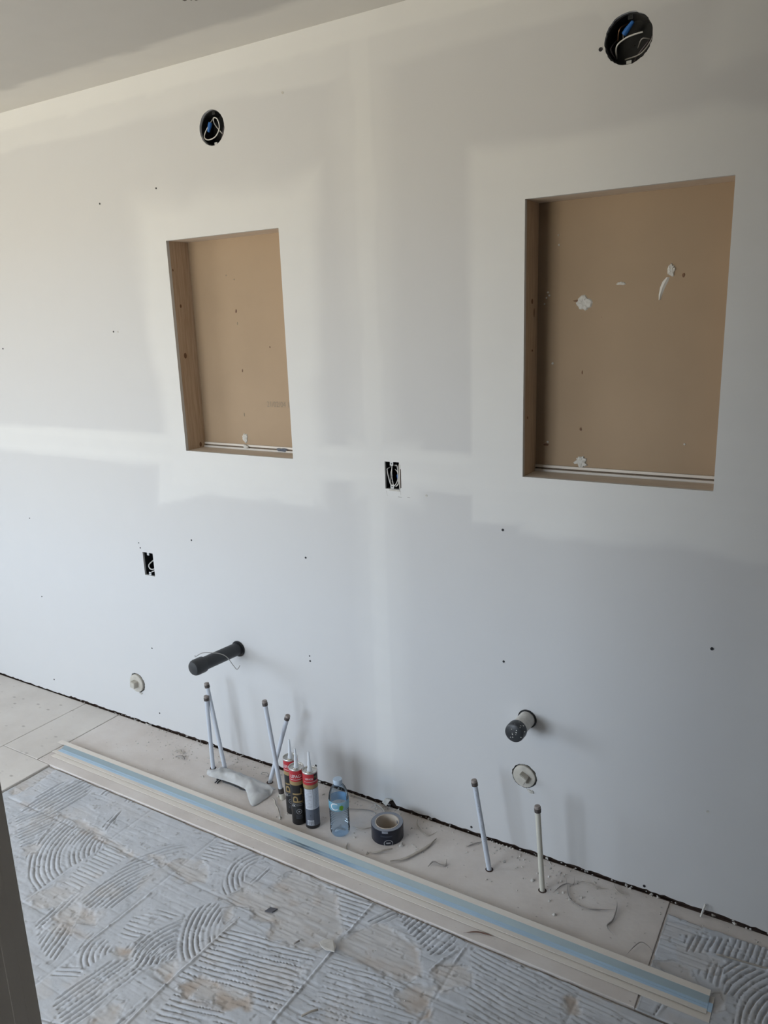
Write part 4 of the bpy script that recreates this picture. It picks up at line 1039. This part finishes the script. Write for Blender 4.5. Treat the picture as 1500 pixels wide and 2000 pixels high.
# ================================================================== CORNER BEADS
def bead(x0, x1, yoff, zoff, label, dx=(0, 0, 0), upper=True):
    t = empty('corner_bead', ((x0 + x1) / 2, yoff, zoff), label=label, cat='corner bead', group='long corner beads lying on the floor')
    hx = (x1 - x0) / 2; th = 0.0012
    def strip(name, prof, mat, sx=0.0):
        n = len(prof); vs = []; fs = []
        seg = 24
        for k in range(seg + 1):
            x = -hx + sx + (2 * hx - sx) * k / seg
            sag = 0.0003 * math.sin(k * 0.45)
            for (y, z) in prof: vs.append((x, y, z + sag))
            for (y, z) in prof: vs.append((x, y, z + sag - th))
        m = 2 * n
        for k in range(seg):
            a, b = k * m, (k + 1) * m
            for i in range(n - 1):
                fs.append((a + i, b + i, b + i + 1, a + i + 1))
                fs.append((a + n + i, a + n + i + 1, b + n + i + 1, b + n + i))
            fs.append((a, a + n, b + n, b)); fs.append((a + n - 1, b + n - 1, b + m - 1, a + m - 1))
        for a in (0, seg * m):
            for i in range(n - 1):
                fs.append((a + i, a + i + 1, a + n + i + 1, a + n + i))
        return mesh_obj(name, vs, fs, mat, t)
    if upper:
        strip('paper_flange', [(0.048, 0.0120), (0.0285, 0.0112)], M['cream'], dx[0])
        strip('metal_core', [(0.0285, 0.0112), (0.0270, 0.0105), (0.0135, 0.0035), (0.0120, 0.0029), (0.0105, 0.0031), (0.0045, 0.0031), (0.0035, 0.0036), (0.0025, 0.0031), (-0.0055, 0.0031)], M['galv'], dx[1])
        strip('paper_flange', [(-0.0055, 0.0034), (-0.0205, 0.0046)], M['cream'], dx[2])
    else:
        strip('paper_flange', [(0.0600, 0.0014), (0.0380, 0.0014)], M['cream'], dx[0])
        strip('metal_core', [(0.0380, 0.0014), (0.0100, 0.0014)], M['galv'], dx[1])
        strip('paper_flange', [(0.0100, 0.0014), (-0.0210, 0.0014)], M['cream'], dx[2])
    return t
bead(-2.650, -0.170, -0.3215, 0.0012, 'upper long cream corner bead with shiny blue-grey metal centre', (0.0, 0.045, 0.03))
bead(-2.600, -0.160, -0.3400, 0.0006, 'lower long corner bead, only its cream front flange showing under the upper one', upper=False)

# ================================================================== ADHESIVE TUBES
def cyl_text(s, size, r, ang, z, mat, parent, name='lettering', rotate=False, sx=1.0, sy=1.0, cut=0.003):
    bm = text_mesh(s, size, cut)
    for v in bm.verts:
        x, y = v.co.x * sx, v.co.y * sy
        if rotate: x, y = -y, x
        a = ang + x / r
        v.co = Vector((r * math.cos(a), r * math.sin(a), z + y))
    return bm_obj(name, bm, mat, parent)

def cyl_patch(name, r, a0, a1, z0, z1, mat, parent, seg=14):
    return lathe(name, [(r, z0), (r, z1)], mat, parent, a0=a0, a1=a1, seg=seg, close_ends=False)

CAMDIR = math.atan2(-0.77, 0.64)
def adhesive(x, y, face, label, back=False):
    t = empty('adhesive_tube', (x, y, 0.0), (0, 0, 0), label=label, cat='adhesive tube', group='adhesive tubes standing together')
    r = 0.0245; H = 0.206
    lathe('tube_body', [(r - 0.0015, 0.0005), (r, 0.0015), (r, H), (r - 0.001, H), (r - 0.001, 0.004), (r - 0.0015, 0.0005)], M['black'], t, seg=40, close_ends=False)
    lathe('base_plunger', [(0.0005, 0.004), (r - 0.001, 0.004)], M['black'], t, close_ends=False)
    lathe('red_band', [(r + 0.0002, 0.164), (r + 0.0003, 0.1641), (r + 0.0003, 0.2035), (r + 0.0002, 0.2036)], M['red'], t, seg=40, close_ends=False)
    lathe('gold_band', [(r + 0.0002, 0.150), (r + 0.0003, 0.1501), (r + 0.0003, 0.1639), (r + 0.0002, 0.164)], M['gold'], t, seg=40, close_ends=False)
    lathe('tin_end', [(r + 0.0004, 0.2030), (r + 0.0012, 0.2034), (r + 0.0013, 0.2065), (r + 0.0006, 0.2078), (r - 0.0012, 0.2072), (r - 0.0022, 0.2030), (0.012, 0.2022), (0.0105, 0.2040), (0.0005, 0.2042)], M['tin'], t, seg=40, close_ends=False)
    lathe('nozzle', [(0.0085, 0.2040), (0.0082, 0.209), (0.0068, 0.212), (0.0048, 0.242), (0.0032, 0.268), (0.0024, 0.272), (0.0004, 0.2725)], M['nozzle'], t, seg=20)
    R = r + 0.0006
    if not back:
        cyl_text('LEPAGE', 0.0135, R + 0.0002, face - 0.12, 0.183, M['print'], t, sx=0.95, sy=1.15)
        lathe('red_band_line', [(R, 0.1705), (R, 0.172)], M['print'], t, a0=face - 1.0, a1=face + 0.8, close_ends=False, seg=20)
        cyl_text('PL', 0.056, R, face - 0.06, 0.1100, M['gold'], t, rotate=True, sx=1.02, sy=0.83)
        cyl_text('PREMIUM', 0.0065, R, face + 0.62, 0.108, M['gold'], t, rotate=True, sx=1.9)
        cyl_text('3X', 0.011, R, face - 0.72, 0.0735, M['print'], t)
        lathe('print_line', [(R, 0.0805), (R, 0.0815)], M['printgrey'], t, a0=face - 0.9, a1=face + 0.75, close_ends=False, seg=20)
        cyl_text('STRONGER', 0.0045, R, face + 0.08, 0.0745, M['printgrey'], t, cut=0.0)
        # ring emblem
        vs, fs = [], []
        for k in range(25):
            a = 2 * math.pi * k / 24
            for rr in (0.0078, 0.0094):
                q = face + rr * math.cos(a) / R
                vs.append((R * math.cos(q), R * math.sin(q), 0.052 + rr * math.sin(a)))
        fs = [(2 * k, 2 * k + 1, 2 * k + 3, 2 * k + 2) for k in range(24)]
        mesh_obj('emblem', vs, fs, M['printgrey'], t)
        vs = []
        for k in range(12):
            a = 2 * math.pi * k / 12; q = face + 0.0035 * math.cos(a) / R
            vs.append((R * math.cos(q), R * math.sin(q), 0.052 + 0.003 * math.sin(a)))
        mesh_obj('emblem', vs, [tuple(range(12))], M['printgrey'], t)
        for z in (0.036, 0.031, 0.026):
            cyl_patch('print_line', R, face - 0.45, face + 0.45, z, z + 0.0012, M['labelgrey'], t)
    else:
        cyl_patch('info_panel', R, face - 1.10, face + 0.10, 0.0735, 0.1490, M['labelwhite'], t)
        cyl_patch('info_panel', R, face + 0.13, face + 1.25, 0.0735, 0.1490, M['labelwhite'], t)
        cyl_patch('slate_panel', R, face - 1.15, face + 0.10, 0.012, 0.0725, M['labelgrey'], t)
        cyl_patch('slate_panel', R, face + 0.13, face + 1.25, 0.012, 0.0725, M['labelgrey'], t)
        cyl_patch('barcode_panel', R + 0.0003, face - 0.85, face + 0.05, 0.0145, 0.033, M['labelwhite'], t)
        rr = random.Random(5)
        for k in range(13):
            z = 0.1455 - k * 0.0054
            cyl_patch('print_line', R + 0.0003, face - 0.98, face - 0.98 + rr.uniform(0.55, 0.98), z, z + 0.0013, M['printgrey'], t, seg=8)
            cyl_patch('print_line', R + 0.0003, face + 0.22, face + 0.22 + rr.uniform(0.5, 0.85), z, z + 0.0009, M['printgrey'], t, seg=8)
        for k in range(9):
            a = face - 0.78 + k * 0.088
            cyl_patch('barcode_bar', R + 0.0006, a, a + rr.uniform(0.02, 0.05), 0.0165, 0.031, M['labelgrey'], t, seg=2)
        cyl_text('LEPAGE', 0.0088, R + 0.0002, face - 0.30, 0.1865, M['print'], t, sx=0.9)
        lathe('red_band_line', [(R, 0.1745), (R, 0.1765)], M['tin'], t, a0=face - 1.0, a1=face + 0.9, close_ends=False, seg=20)
        cyl_patch('dark_flash', R, face + 0.38, face + 1.1, 0.1795, 0.2015, M['black'], t)
        cyl_text('PL', 0.013, R + 0.0004, face + 0.62, 0.190, M['gold'], t)
        cyl_text('!', 0.012, R + 0.0003, face - 0.35, 0.050, M['black'], t)
    return t
adhesive(-1.531, -0.178, CAMDIR - 0.25, 'black and red adhesive tube standing rearmost, mostly hidden')
adhesive(-1.478, -0.214, CAMDIR + 0.02, 'black adhesive tube with large gold letters, left of the front two')
adhesive(-1.426, -0.209, CAMDIR + 0.10, 'adhesive tube turned to its white and slate text side beside the bottle', back=True)

# ================================================================== WATER BOTTLE
bt = empty('water_bottle', (-1.3225, -0.198, 0.0), label='clear blue-tinted plastic water bottle standing beside the adhesive tubes', cat='bottle')
prof = [(0.010, 0.006), (0.020, 0.001), (0.027, 0.002), (0.0315, 0.010), (0.0322, 0.018)]
z = 0.022
while z < 0.092:
    prof += [(0.0322, z), (0.0308, z + 0.0035), (0.0322, z + 0.007)]
    z += 0.0088
prof += [(0.0325, 0.098), (0.0325, 0.132), (0.0318, 0.140), (0.0300, 0.150), (0.0260, 0.163), (0.0205, 0.172), (0.0150, 0.178), (0.0132, 0.181), (0.0132, 0.184)]
lathe('bottle_body', prof, M['bottle'], bt, seg=48, close_ends=False)
lathe('bottle_base', [(0.0005, 0.0085), (0.010, 0.006)], M['bottle'], bt, seg=48, close_ends=False)
lathe('neck_ring', [(0.0134, 0.1795), (0.0152, 0.180), (0.0152, 0.1815), (0.0134, 0.182)], M['bottle'], bt, seg=32, close_ends=False)
cp = lathe('cap', [(0.0143, 0.1825), (0.0150, 0.1835), (0.0150, 0.196), (0.0142, 0.1985), (0.0005, 0.199)], M['bottlecap'], bt, seg=40, wob=lambda a, h: 1 + 0.012 * math.cos(20 * a))
lathe('label_band', [(0.0329, 0.1000), (0.0330, 0.1003), (0.0330, 0.1300), (0.0329, 0.1303)], M['bottleband'], bt, seg=48, close_ends=False)
fa = math.atan2(-1.795, 1.3225)
cyl_text('C', 0.036, 0.0334, fa - 0.52, 0.1150, M['print'], bt, name='label_letter', sx=1.1)
leaf = []
for k in range(20):
    a = 2 * math.pi * k / 20
    rr = 0.0085 * (1 - 0.25 * math.sin(a)) * (1 + 0.10 * math.cos(5 * a))
    q = fa + 0.22 + rr * 0.8 * math.cos(a) / 0.0334
    leaf.append((0.0334 * math.cos(q), 0.0334 * math.sin(q), 0.1140 + rr * 1.1 * math.sin(a)))
mesh_obj('leaf_mark', leaf, [tuple(range(20))], M['green'], bt)
for z in (0.085, 0.070, 0.055, 0.040):
    pass

# ================================================================== TAPE ROLL
tp = empty('tape_roll', (-1.1775, -0.137, 0.0), label='roll of navy duct tape lying flat near the torn wall corner', cat='tape roll')
ro, ri, hh = 0.0525, 0.0385, 0.052
lathe('tape_wrap', [(ro - 0.0008, 0.0008), (ro, 0.002), (ro, hh - 0.0012), (ro - 0.001, hh), (ro - 0.0012, 0.001), (ro - 0.0008, 0.0008)], M['tape'], tp, seg=64, close_ends=False)
lathe('tape_side', [(ri + 0.0005, hh - 0.0006), (ri + 0.004, hh - 0.0001), (ro - 0.006, hh - 0.0003), (ro - 0.0009, hh - 0.0002)], M['tapeside'], tp, seg=64, close_ends=False)
lathe('tape_underside', [(ri + 0.0005, 0.0008), (ro - 0.0012, 0.0008)], M['tapeside'], tp, seg=64, close_ends=False)
lathe('cardboard_core', [(ri - 0.002, 0.0006), (ri + 0.0006, 0.0006), (ri + 0.0006, hh + 0.0004), (ri - 0.002, hh + 0.0004), (ri - 0.002, 0.0006)], M['core'], tp, seg=64, close_ends=False)
cyl_patch('core_print', ri - 0.0023, math.radians(36), math.radians(62), 0.028, 0.043, M['labelgrey'], tp)
fa = math.atan2(-1.856, 1.1775)
cyl_patch('loose_tab', ro + 0.0006, fa - 0.35, fa + 0.02, hh - 0.0075, hh + 0.0004, M['tapeside'], tp)
for z0 in (0.0345, 0.0315):
    cyl_patch('wrap_line', ro + 0.0004, fa - 0.45, fa + 0.28, z0, z0 + 0.0008, M['labelgrey'], tp)
vs, fs = [], []
R = ro + 0.0006
for k in range(33):
    a = 2 * math.pi * k / 32
    for rr in (0.0125, 0.0150):
        q = fa + 0.03 + rr * 1.0 * math.cos(a) / R
        vs.append((R * math.cos(q), R * math.sin(q), max(0.0015, 0.0085 + rr * 0.85 * math.sin(a))))
fs = [(2 * k, 2 * k + 1, 2 * k + 3, 2 * k + 2) for k in range(32)]
mesh_obj('round_emblem', vs, fs, M['printgrey'], tp)
cyl_patch('round_emblem', R, fa - 0.10, fa + 0.16, 0.0075, 0.0125, M['printgrey'], tp)

# ================================================================== PLASTIC BAG AND CLIP
far = [(-1.955, -0.150, 0.012), (-1.912, -0.120, 0.020), (-1.842, -0.122, 0.026), (-1.765, -0.126, 0.026), (-1.692, -0.126, 0.022), (-1.655, -0.120, 0.012)]
near = [(-1.950, -0.166, 0.006), (-1.905, -0.186, 0.020), (-1.838, -0.182, 0.021), (-1.762, -0.186, 0.024), (-1.735, -0.190, 0.018), (-1.672, -0.232, 0.003), (-1.655, -0.165, 0.004)]
nu, nv = 48, 16
vs, fs = [], []
F = catmull(far, 10); N = catmull(near, 10)
for i in range(nu + 1):
    a = F[min(len(F) - 1, round(i * (len(F) - 1) / nu))]; b = N[min(len(N) - 1, round(i * (len(N) - 1) / nu))]
    for j in range(nv + 1):
        s = j / nv
        p = a.lerp(b, s)
        bul = 0.010 * math.sin(math.pi * s) * math.sin(math.pi * i / nu)
        nz_ = (0.35 - abs(2 * float(fbm(np.array([p.x + p.y]), np.array([p.y - 0.4 * p.x]), 0.05, 301, 2)[0]) - 1)) * 0.022
        p.z = max(0.0022, p.z + bul + nz_ * math.sin(math.pi * min(1, s * 0.9 + 0.1)))
        vs.append(tuple(p))
off = len(vs)
for i in range(nu):
    for j in range(nv):
        a = i * (nv + 1) + j
        fs.append((a, a + nv + 1, a + nv + 2, a + 1))
bag = mesh_obj('plastic_bag', vs, fs, M['bag'], None, smooth=True)
sol = bag.modifiers.new('film', 'SOLIDIFY'); sol.thickness = 0.0006
tag(bag, 'crumpled cloudy plastic bag lying at the feet of the four pipes', 'plastic bag')
cp = empty('pipe_clip', (-1.82, -0.17, 0.0), label='black plastic pipe clip sticking out from under the crumpled bag', cat='pipe clip')
sweep('strap', [(-0.045, 0.000, 0.004), (-0.010, 0.000, 0.006), (0.030, -0.002, 0.006), (0.070, -0.002, 0.006), (0.150, 0.046, 0.006)], 0.003, M['clip'], cp, seg=8, flat=(0.004, 0.0025))
sweep('hook', [(-0.045, 0.000, 0.004), (-0.052, 0.006, 0.005), (-0.062, 0.008, 0.006), (-0.074, -0.004, 0.006)], 0.0028, M['clip'], cp, seg=8)
sweep('hook', [(-0.058, 0.008, 0.005), (-0.060, -0.004, 0.004), (-0.056, -0.018, 0.004)], 0.0025, M['clip'], cp, seg=8)
sweep('hook', [(-0.068, 0.004, 0.005), (-0.068, -0.008, 0.004), (-0.066, -0.020, 0.004)], 0.0022, M['clip'], cp, seg=8)

# ================================================================== SCRAPS ON THE FLOOR
def scrap(name, pts, r, mat, label, cat, flat=None, taper=True):
    o = sweep(name, [(p[0], p[1], p[2] if len(p) > 2 else r + 0.0004) for p in pts], r, M[mat], None, seg=8, flat=flat, taper=taper)
    tag(o, label, cat); return o
scrap('cable_offcut', [(-1.416, -0.014, 0.008), (-1.355, -0.012, 0.006), (-1.299, -0.015, 0.005), (-1.255, -0.034, 0.005), (-1.238, -0.055, 0.004)], 0.0026, 'shaving', 'pale cable offcut curving along the wall base behind the bottle', 'cable', taper=False)
scrap('plaster_curl', [(-1.654, -0.158), (-1.625, -0.168, 0.006), (-1.606, -0.186, 0.004), (-1.580, -0.204, 0.006), (-1.563, -0.219, 0.004), (-1.531, -0.246)], 0.0028, 'shaving', 'twisted beige curl between the bag and the adhesive tubes', 'shaving')
scrap('plaster_curl', [(-1.183, -0.238), (-1.163, -0.230, 0.005), (-1.146, -0.212, 0.007), (-1.128, -0.190, 0.003)], 0.0030, 'shaving', 'small beige curl just in front of the tape roll', 'shaving', flat=(0.0035, 0.0016))
scrap('plaster_curl', [(-1.104, -0.244), (-1.070, -0.214, 0.005), (-1.049, -0.170, 0.005), (-1.035, -0.127, 0.004), (-1.028, -0.080)], 0.0040, 'shaving', 'longest sweeping beige shaving right of the tape roll', 'shaving', flat=(0.0055, 0.0022))
scrap('plaster_curl', [(-0.990, -0.208), (-0.985, -0.184, 0.006), (-0.964, -0.183, 0.004), (-0.946, -0.178, 0.003), (-0.952, -0.158, 0.008)], 0.0025, 'dullstrip', 'wavy grey-brown shaving between tape roll and printed pipe', 'shaving', flat=(0.0032, 0.0014))
scrap('paper_thread', [(-1.133, -0.013), (-1.117, -0.046, 0.004), (-1.085, -0.070, 0.003), (-1.057, -0.076, 0.003), (-1.043, -0.045)], 0.0018, 'shaving', 'thin hooked thread beside the wall right of the tape roll', 'thread')
scrap('paper_thread', [(-1.270, -0.230), (-1.261, -0.253, 0.003), (-1.245, -0.267)], 0.0018, 'shaving', 'short curved thread in front of the water bottle', 'thread')
scrap('paper_thread', [(-1.308, -0.155), (-1.275, -0.160, 0.005), (-1.255, -0.150, 0.006), (-1.235, -0.120)], 0.0020, 'shaving', 'thread arching between water bottle and tape roll', 'thread')
scrap('paper_thread', [(-1.390, -0.092), (-1.349, -0.080, 0.005), (-1.303, -0.058, 0.003), (-1.262, -0.056)], 0.0016, 'dullstrip', 'dark thread behind the water bottle', 'thread')
scrap('wood_splinter', [(-0.928, -0.071), (-0.913, -0.045, 0.003), (-0.890, -0.020, 0.004)], 0.0018, 'dullstrip', 'thin splinter left of the printed pipe by the wall', 'splinter')
scrap('wood_splinter', [(-0.782, -0.393), (-0.754, -0.376, 0.004), (-0.730, -0.368, 0.003), (-0.705, -0.366)], 0.0019, 'twig', 'reddish brown splinter against the front of the corner beads', 'splinter')
scrap('paper_thread', [(-0.609, -0.048), (-0.592, -0.090, 0.003), (-0.575, -0.126, 0.003), (-0.550, -0.142, 0.003), (-0.512, -0.143, 0.003), (-0.475, -0.128, 0.004), (-0.448, -0.114, 0.005)], 0.0017, 'dullstrip', 'long curved thread right of the beige pipe, midway to the beads', 'thread')
scrap('paper_thread', [(-0.452, -0.075, 0.012), (-0.446, -0.098, 0.006), (-0.443, -0.125, 0.004), (-0.443, -0.155, 0.003), (-0.450, -0.183, 0.003), (-0.425, -0.205)], 0.0022, 'dullstrip', 'kinked thread standing at the end of the long curved one', 'thread')
scrap('paper_thread', [(-0.620, -0.130), (-0.611, -0.095, 0.003), (-0.597, -0.076, 0.004), (-0.580, -0.069, 0.003), (-0.587, -0.038, 0.006)], 0.0018, 'dullstrip', 'forked thread at the foot of the beige pipe', 'thread')
scrap('paper_thread', [(-0.578, -0.066), (-0.560, -0.046, 0.004), (-0.538, -0.044, 0.003), (-0.510, -0.046, 0.002), (-0.485, -0.038)], 0.0014, 'shaving', 'pale thread near the wall right of the forked one', 'thread')
scrap('paper_thread', [(-0.479, -0.012, 0.008), (-0.468, -0.028, 0.003), (-0.450, -0.038, 0.003), (-0.426, -0.034)], 0.0015, 'shaving', 'short thread fallen from the wall base toward the thinset corner', 'thread')
scrap('paper_thread', [(-0.380, -0.258, 0.002), (-0.367, -0.226, 0.010), (-0.354, -0.206, 0.014), (-0.336, -0.205, 0.010), (-0.319, -0.214, 0.003)], 0.0013, 'dullstrip', 'fine arched thread by the edge of the thinset patch in the corner', 'thread')
scrap('wood_splinter', [(-0.178, -0.140, 0.003), (-0.116, -0.134, 0.004), (-0.045, -0.124, 0.003), (0.02, -0.112, 0.003)], 0.0022, 'shaving', 'long straight splinter lying across the combed corner patch', 'splinter', taper=False)
scrap('wood_splinter', [(-0.236, -0.020, 0.000), (-0.232, -0.011, 0.018), (-0.228, -0.007, 0.034)], 0.0028, 'compound', 'white paper splinter leaning on the wall in the near corner', 'splinter', taper=False)
for k, (cx_, cy_, r_) in enumerate(((-1.752, -0.066, 0.013), (-1.722, -0.044, 0.011))):
    pts = [(cx_ + r_ * math.cos(a * 0.7), cy_ + r_ * math.sin(a * 0.7), 0.003 + 0.002 * a) for a in range(0, 9)]
    scrap('wire_curl', pts, 0.0012, 'wiregrey', ('small coiled wire scrap behind the slanting pipe', 'second wire coil close to the wall behind the slanting pipe')[k], 'wire scrap', taper=False)
scrap('wood_shaving', [(-2.181, -0.100, 0.003), (-2.165, -0.090, 0.006), (-2.150, -0.098, 0.004), (-2.135, -0.092, 0.006)], 0.0022, 'shaving', 'pale curl in the debris far left of the pipes', 'shaving', flat=(0.004, 0.0015))
scrap('wood_shaving', [(-2.150, -0.128, 0.003), (-2.132, -0.120, 0.007), (-2.115, -0.122, 0.004), (-2.100, -0.132, 0.004)], 0.003, 'dullstrip', 'brown torn scrap in the debris far left of the pipes', 'shaving', flat=(0.0045, 0.0016))

def chip(name, pts, z0, th, mat, label, cat):
    n = len(pts)
    vs = [(x, y, z0 + 0.0008 * (k % 2)) for k, (x, y) in enumerate(pts)] + [(x, y, z0 + th + 0.002 * (k % 2)) for k, (x, y) in enumerate(pts)]
    fs = [tuple(range(n - 1, -1, -1)), tuple(range(n, 2 * n))] + [(k, (k + 1) % n, n + (k + 1) % n, n + k) for k in range(n)]
    o = mesh_obj(name, vs, fs, M[mat]); tag(o, label, cat); return o
chip('mortar_chip', [(-1.108, -0.612), (-1.096, -0.622), (-1.077, -0.626), (-1.052, -0.621), (-1.059, -0.603), (-1.079, -0.590), (-1.100, -0.598)], 0.0005, 0.003, 'crumb', 'loose pale mortar flake lying on the joint of the combed thinset', 'chip')
chip('tile_chip', [(-1.316, -0.592), (-1.293, -0.586), (-1.289, -0.567), (-1.309, -0.574)], -0.0045, 0.003, 'chipdark', 'small dark diamond-shaped chip on the bare foreground patch', 'chip')
scrap('wood_splinter', [(-1.160, -0.633, 0.000), (-1.166, -0.650, 0.001)], 0.0025, 'dullstrip', 'stubby splinter left of the loose mortar flake', 'splinter', taper=False)
scrap('wood_splinter', [(-0.985, -0.788, 0.004), (-0.996, -0.803, 0.006), (-1.010, -0.822, 0.003)], 0.0028, 'shaving', 'pale splinter at the bottom edge on the thinset', 'splinter', taper=False)

# crumbs: too many and too small to count
def crumbs(name, spots, label):
    vs, fs = [], []
    R = random.Random(3)
    for x, y, z, s in spots:
        b = len(vs); n = 6
        vs.append((x, y, z + s * R.uniform(0.7, 1.2)))
        for k in range(n):
            a = 2 * math.pi * k / n + R.random(); q = s * R.uniform(0.6, 1.3)
            vs.append((x + q * math.cos(a), y + q * math.sin(a), z + s * R.uniform(0.0, 0.5)))
        for k in range(n):
            vs.append((vs[b + 1 + k][0], vs[b + 1 + k][1], z - 0.0005))
        for k in range(n):
            k2 = (k + 1) % n
            fs.append((b, b + 1 + k, b + 1 + k2)); fs.append((b + 1 + k, b + 1 + n + k, b + 1 + n + k2, b + 1 + k2))
    o = mesh_obj(name, vs, fs, M['crumb']); tag(o, label, 'crumbs', kind='stuff')
    return o
R = random.Random(19); spots = []
for k in range(330):
    x = R.uniform(-2.4, -0.33); y = -abs(R.gauss(0, 0.07)) - 0.004
    if y < -0.26: continue
    spots.append((x, y, 0.0, R.choice((0.0008, 0.0012, 0.0015, 0.002, 0.003))))
for k in range(150):
    spots.append((R.uniform(-2.9, -0.05), R.uniform(-0.006, 0.008), -0.001 if R.random() < 0.5 else 0.0, R.choice((0.0015, 0.0025, 0.0035, 0.005))))
for cx_, cy_, n, sp in ((-2.15, -0.11, 26, 0.04), (-0.66, -0.05, 22, 0.035), (-1.25, -0.03, 26, 0.03), (-1.40, -0.02, 16, 0.03), (-0.80, -0.02, 24, 0.05), (-1.08, -0.15, 10, 0.03), (-1.95, -0.05, 20, 0.05), (-0.58, -0.12, 16, 0.04), (-1.60, -0.14, 12, 0.02)):
    for k in range(n):
        y = min(-0.003, cy_ + R.gauss(0, sp * 0.6))
        spots.append((cx_ + R.gauss(0, sp), y, 0.0, R.choice((0.0012, 0.002, 0.003, 0.004))))
for x, y, s in ((-1.267, -0.199, 0.006), (-1.112, -0.160, 0.007), (-1.118, -0.150, 0.005), (-0.691, -0.109, 0.006), (-0.797, -0.072, 0.005), (-0.589, -0.208, 0.006), (-1.545, -0.235, 0.007), (-1.958, -0.178, 0.005), (-1.19, -0.243, 0.006)):
    spots.append((x, y, 0.0, s))
for k in range(60):
    spots.append((R.uniform(-0.31, 0.0), R.uniform(-0.30, -0.01), -0.003, R.choice((0.001, 0.0015, 0.002, 0.003))))
crumbs('plaster_crumbs', spots, 'scattered plaster crumbs and dust along the wall base')
spots = []
for k in range(170):
    spots.append((R.uniform(-2.4, 0.0), R.uniform(-1.1, -0.41), -0.0035, R.choice((0.0008, 0.001, 0.0015, 0.0022))))
crumbs('mortar_crumbs', spots, 'tiny mortar crumbs scattered over the combed thinset')
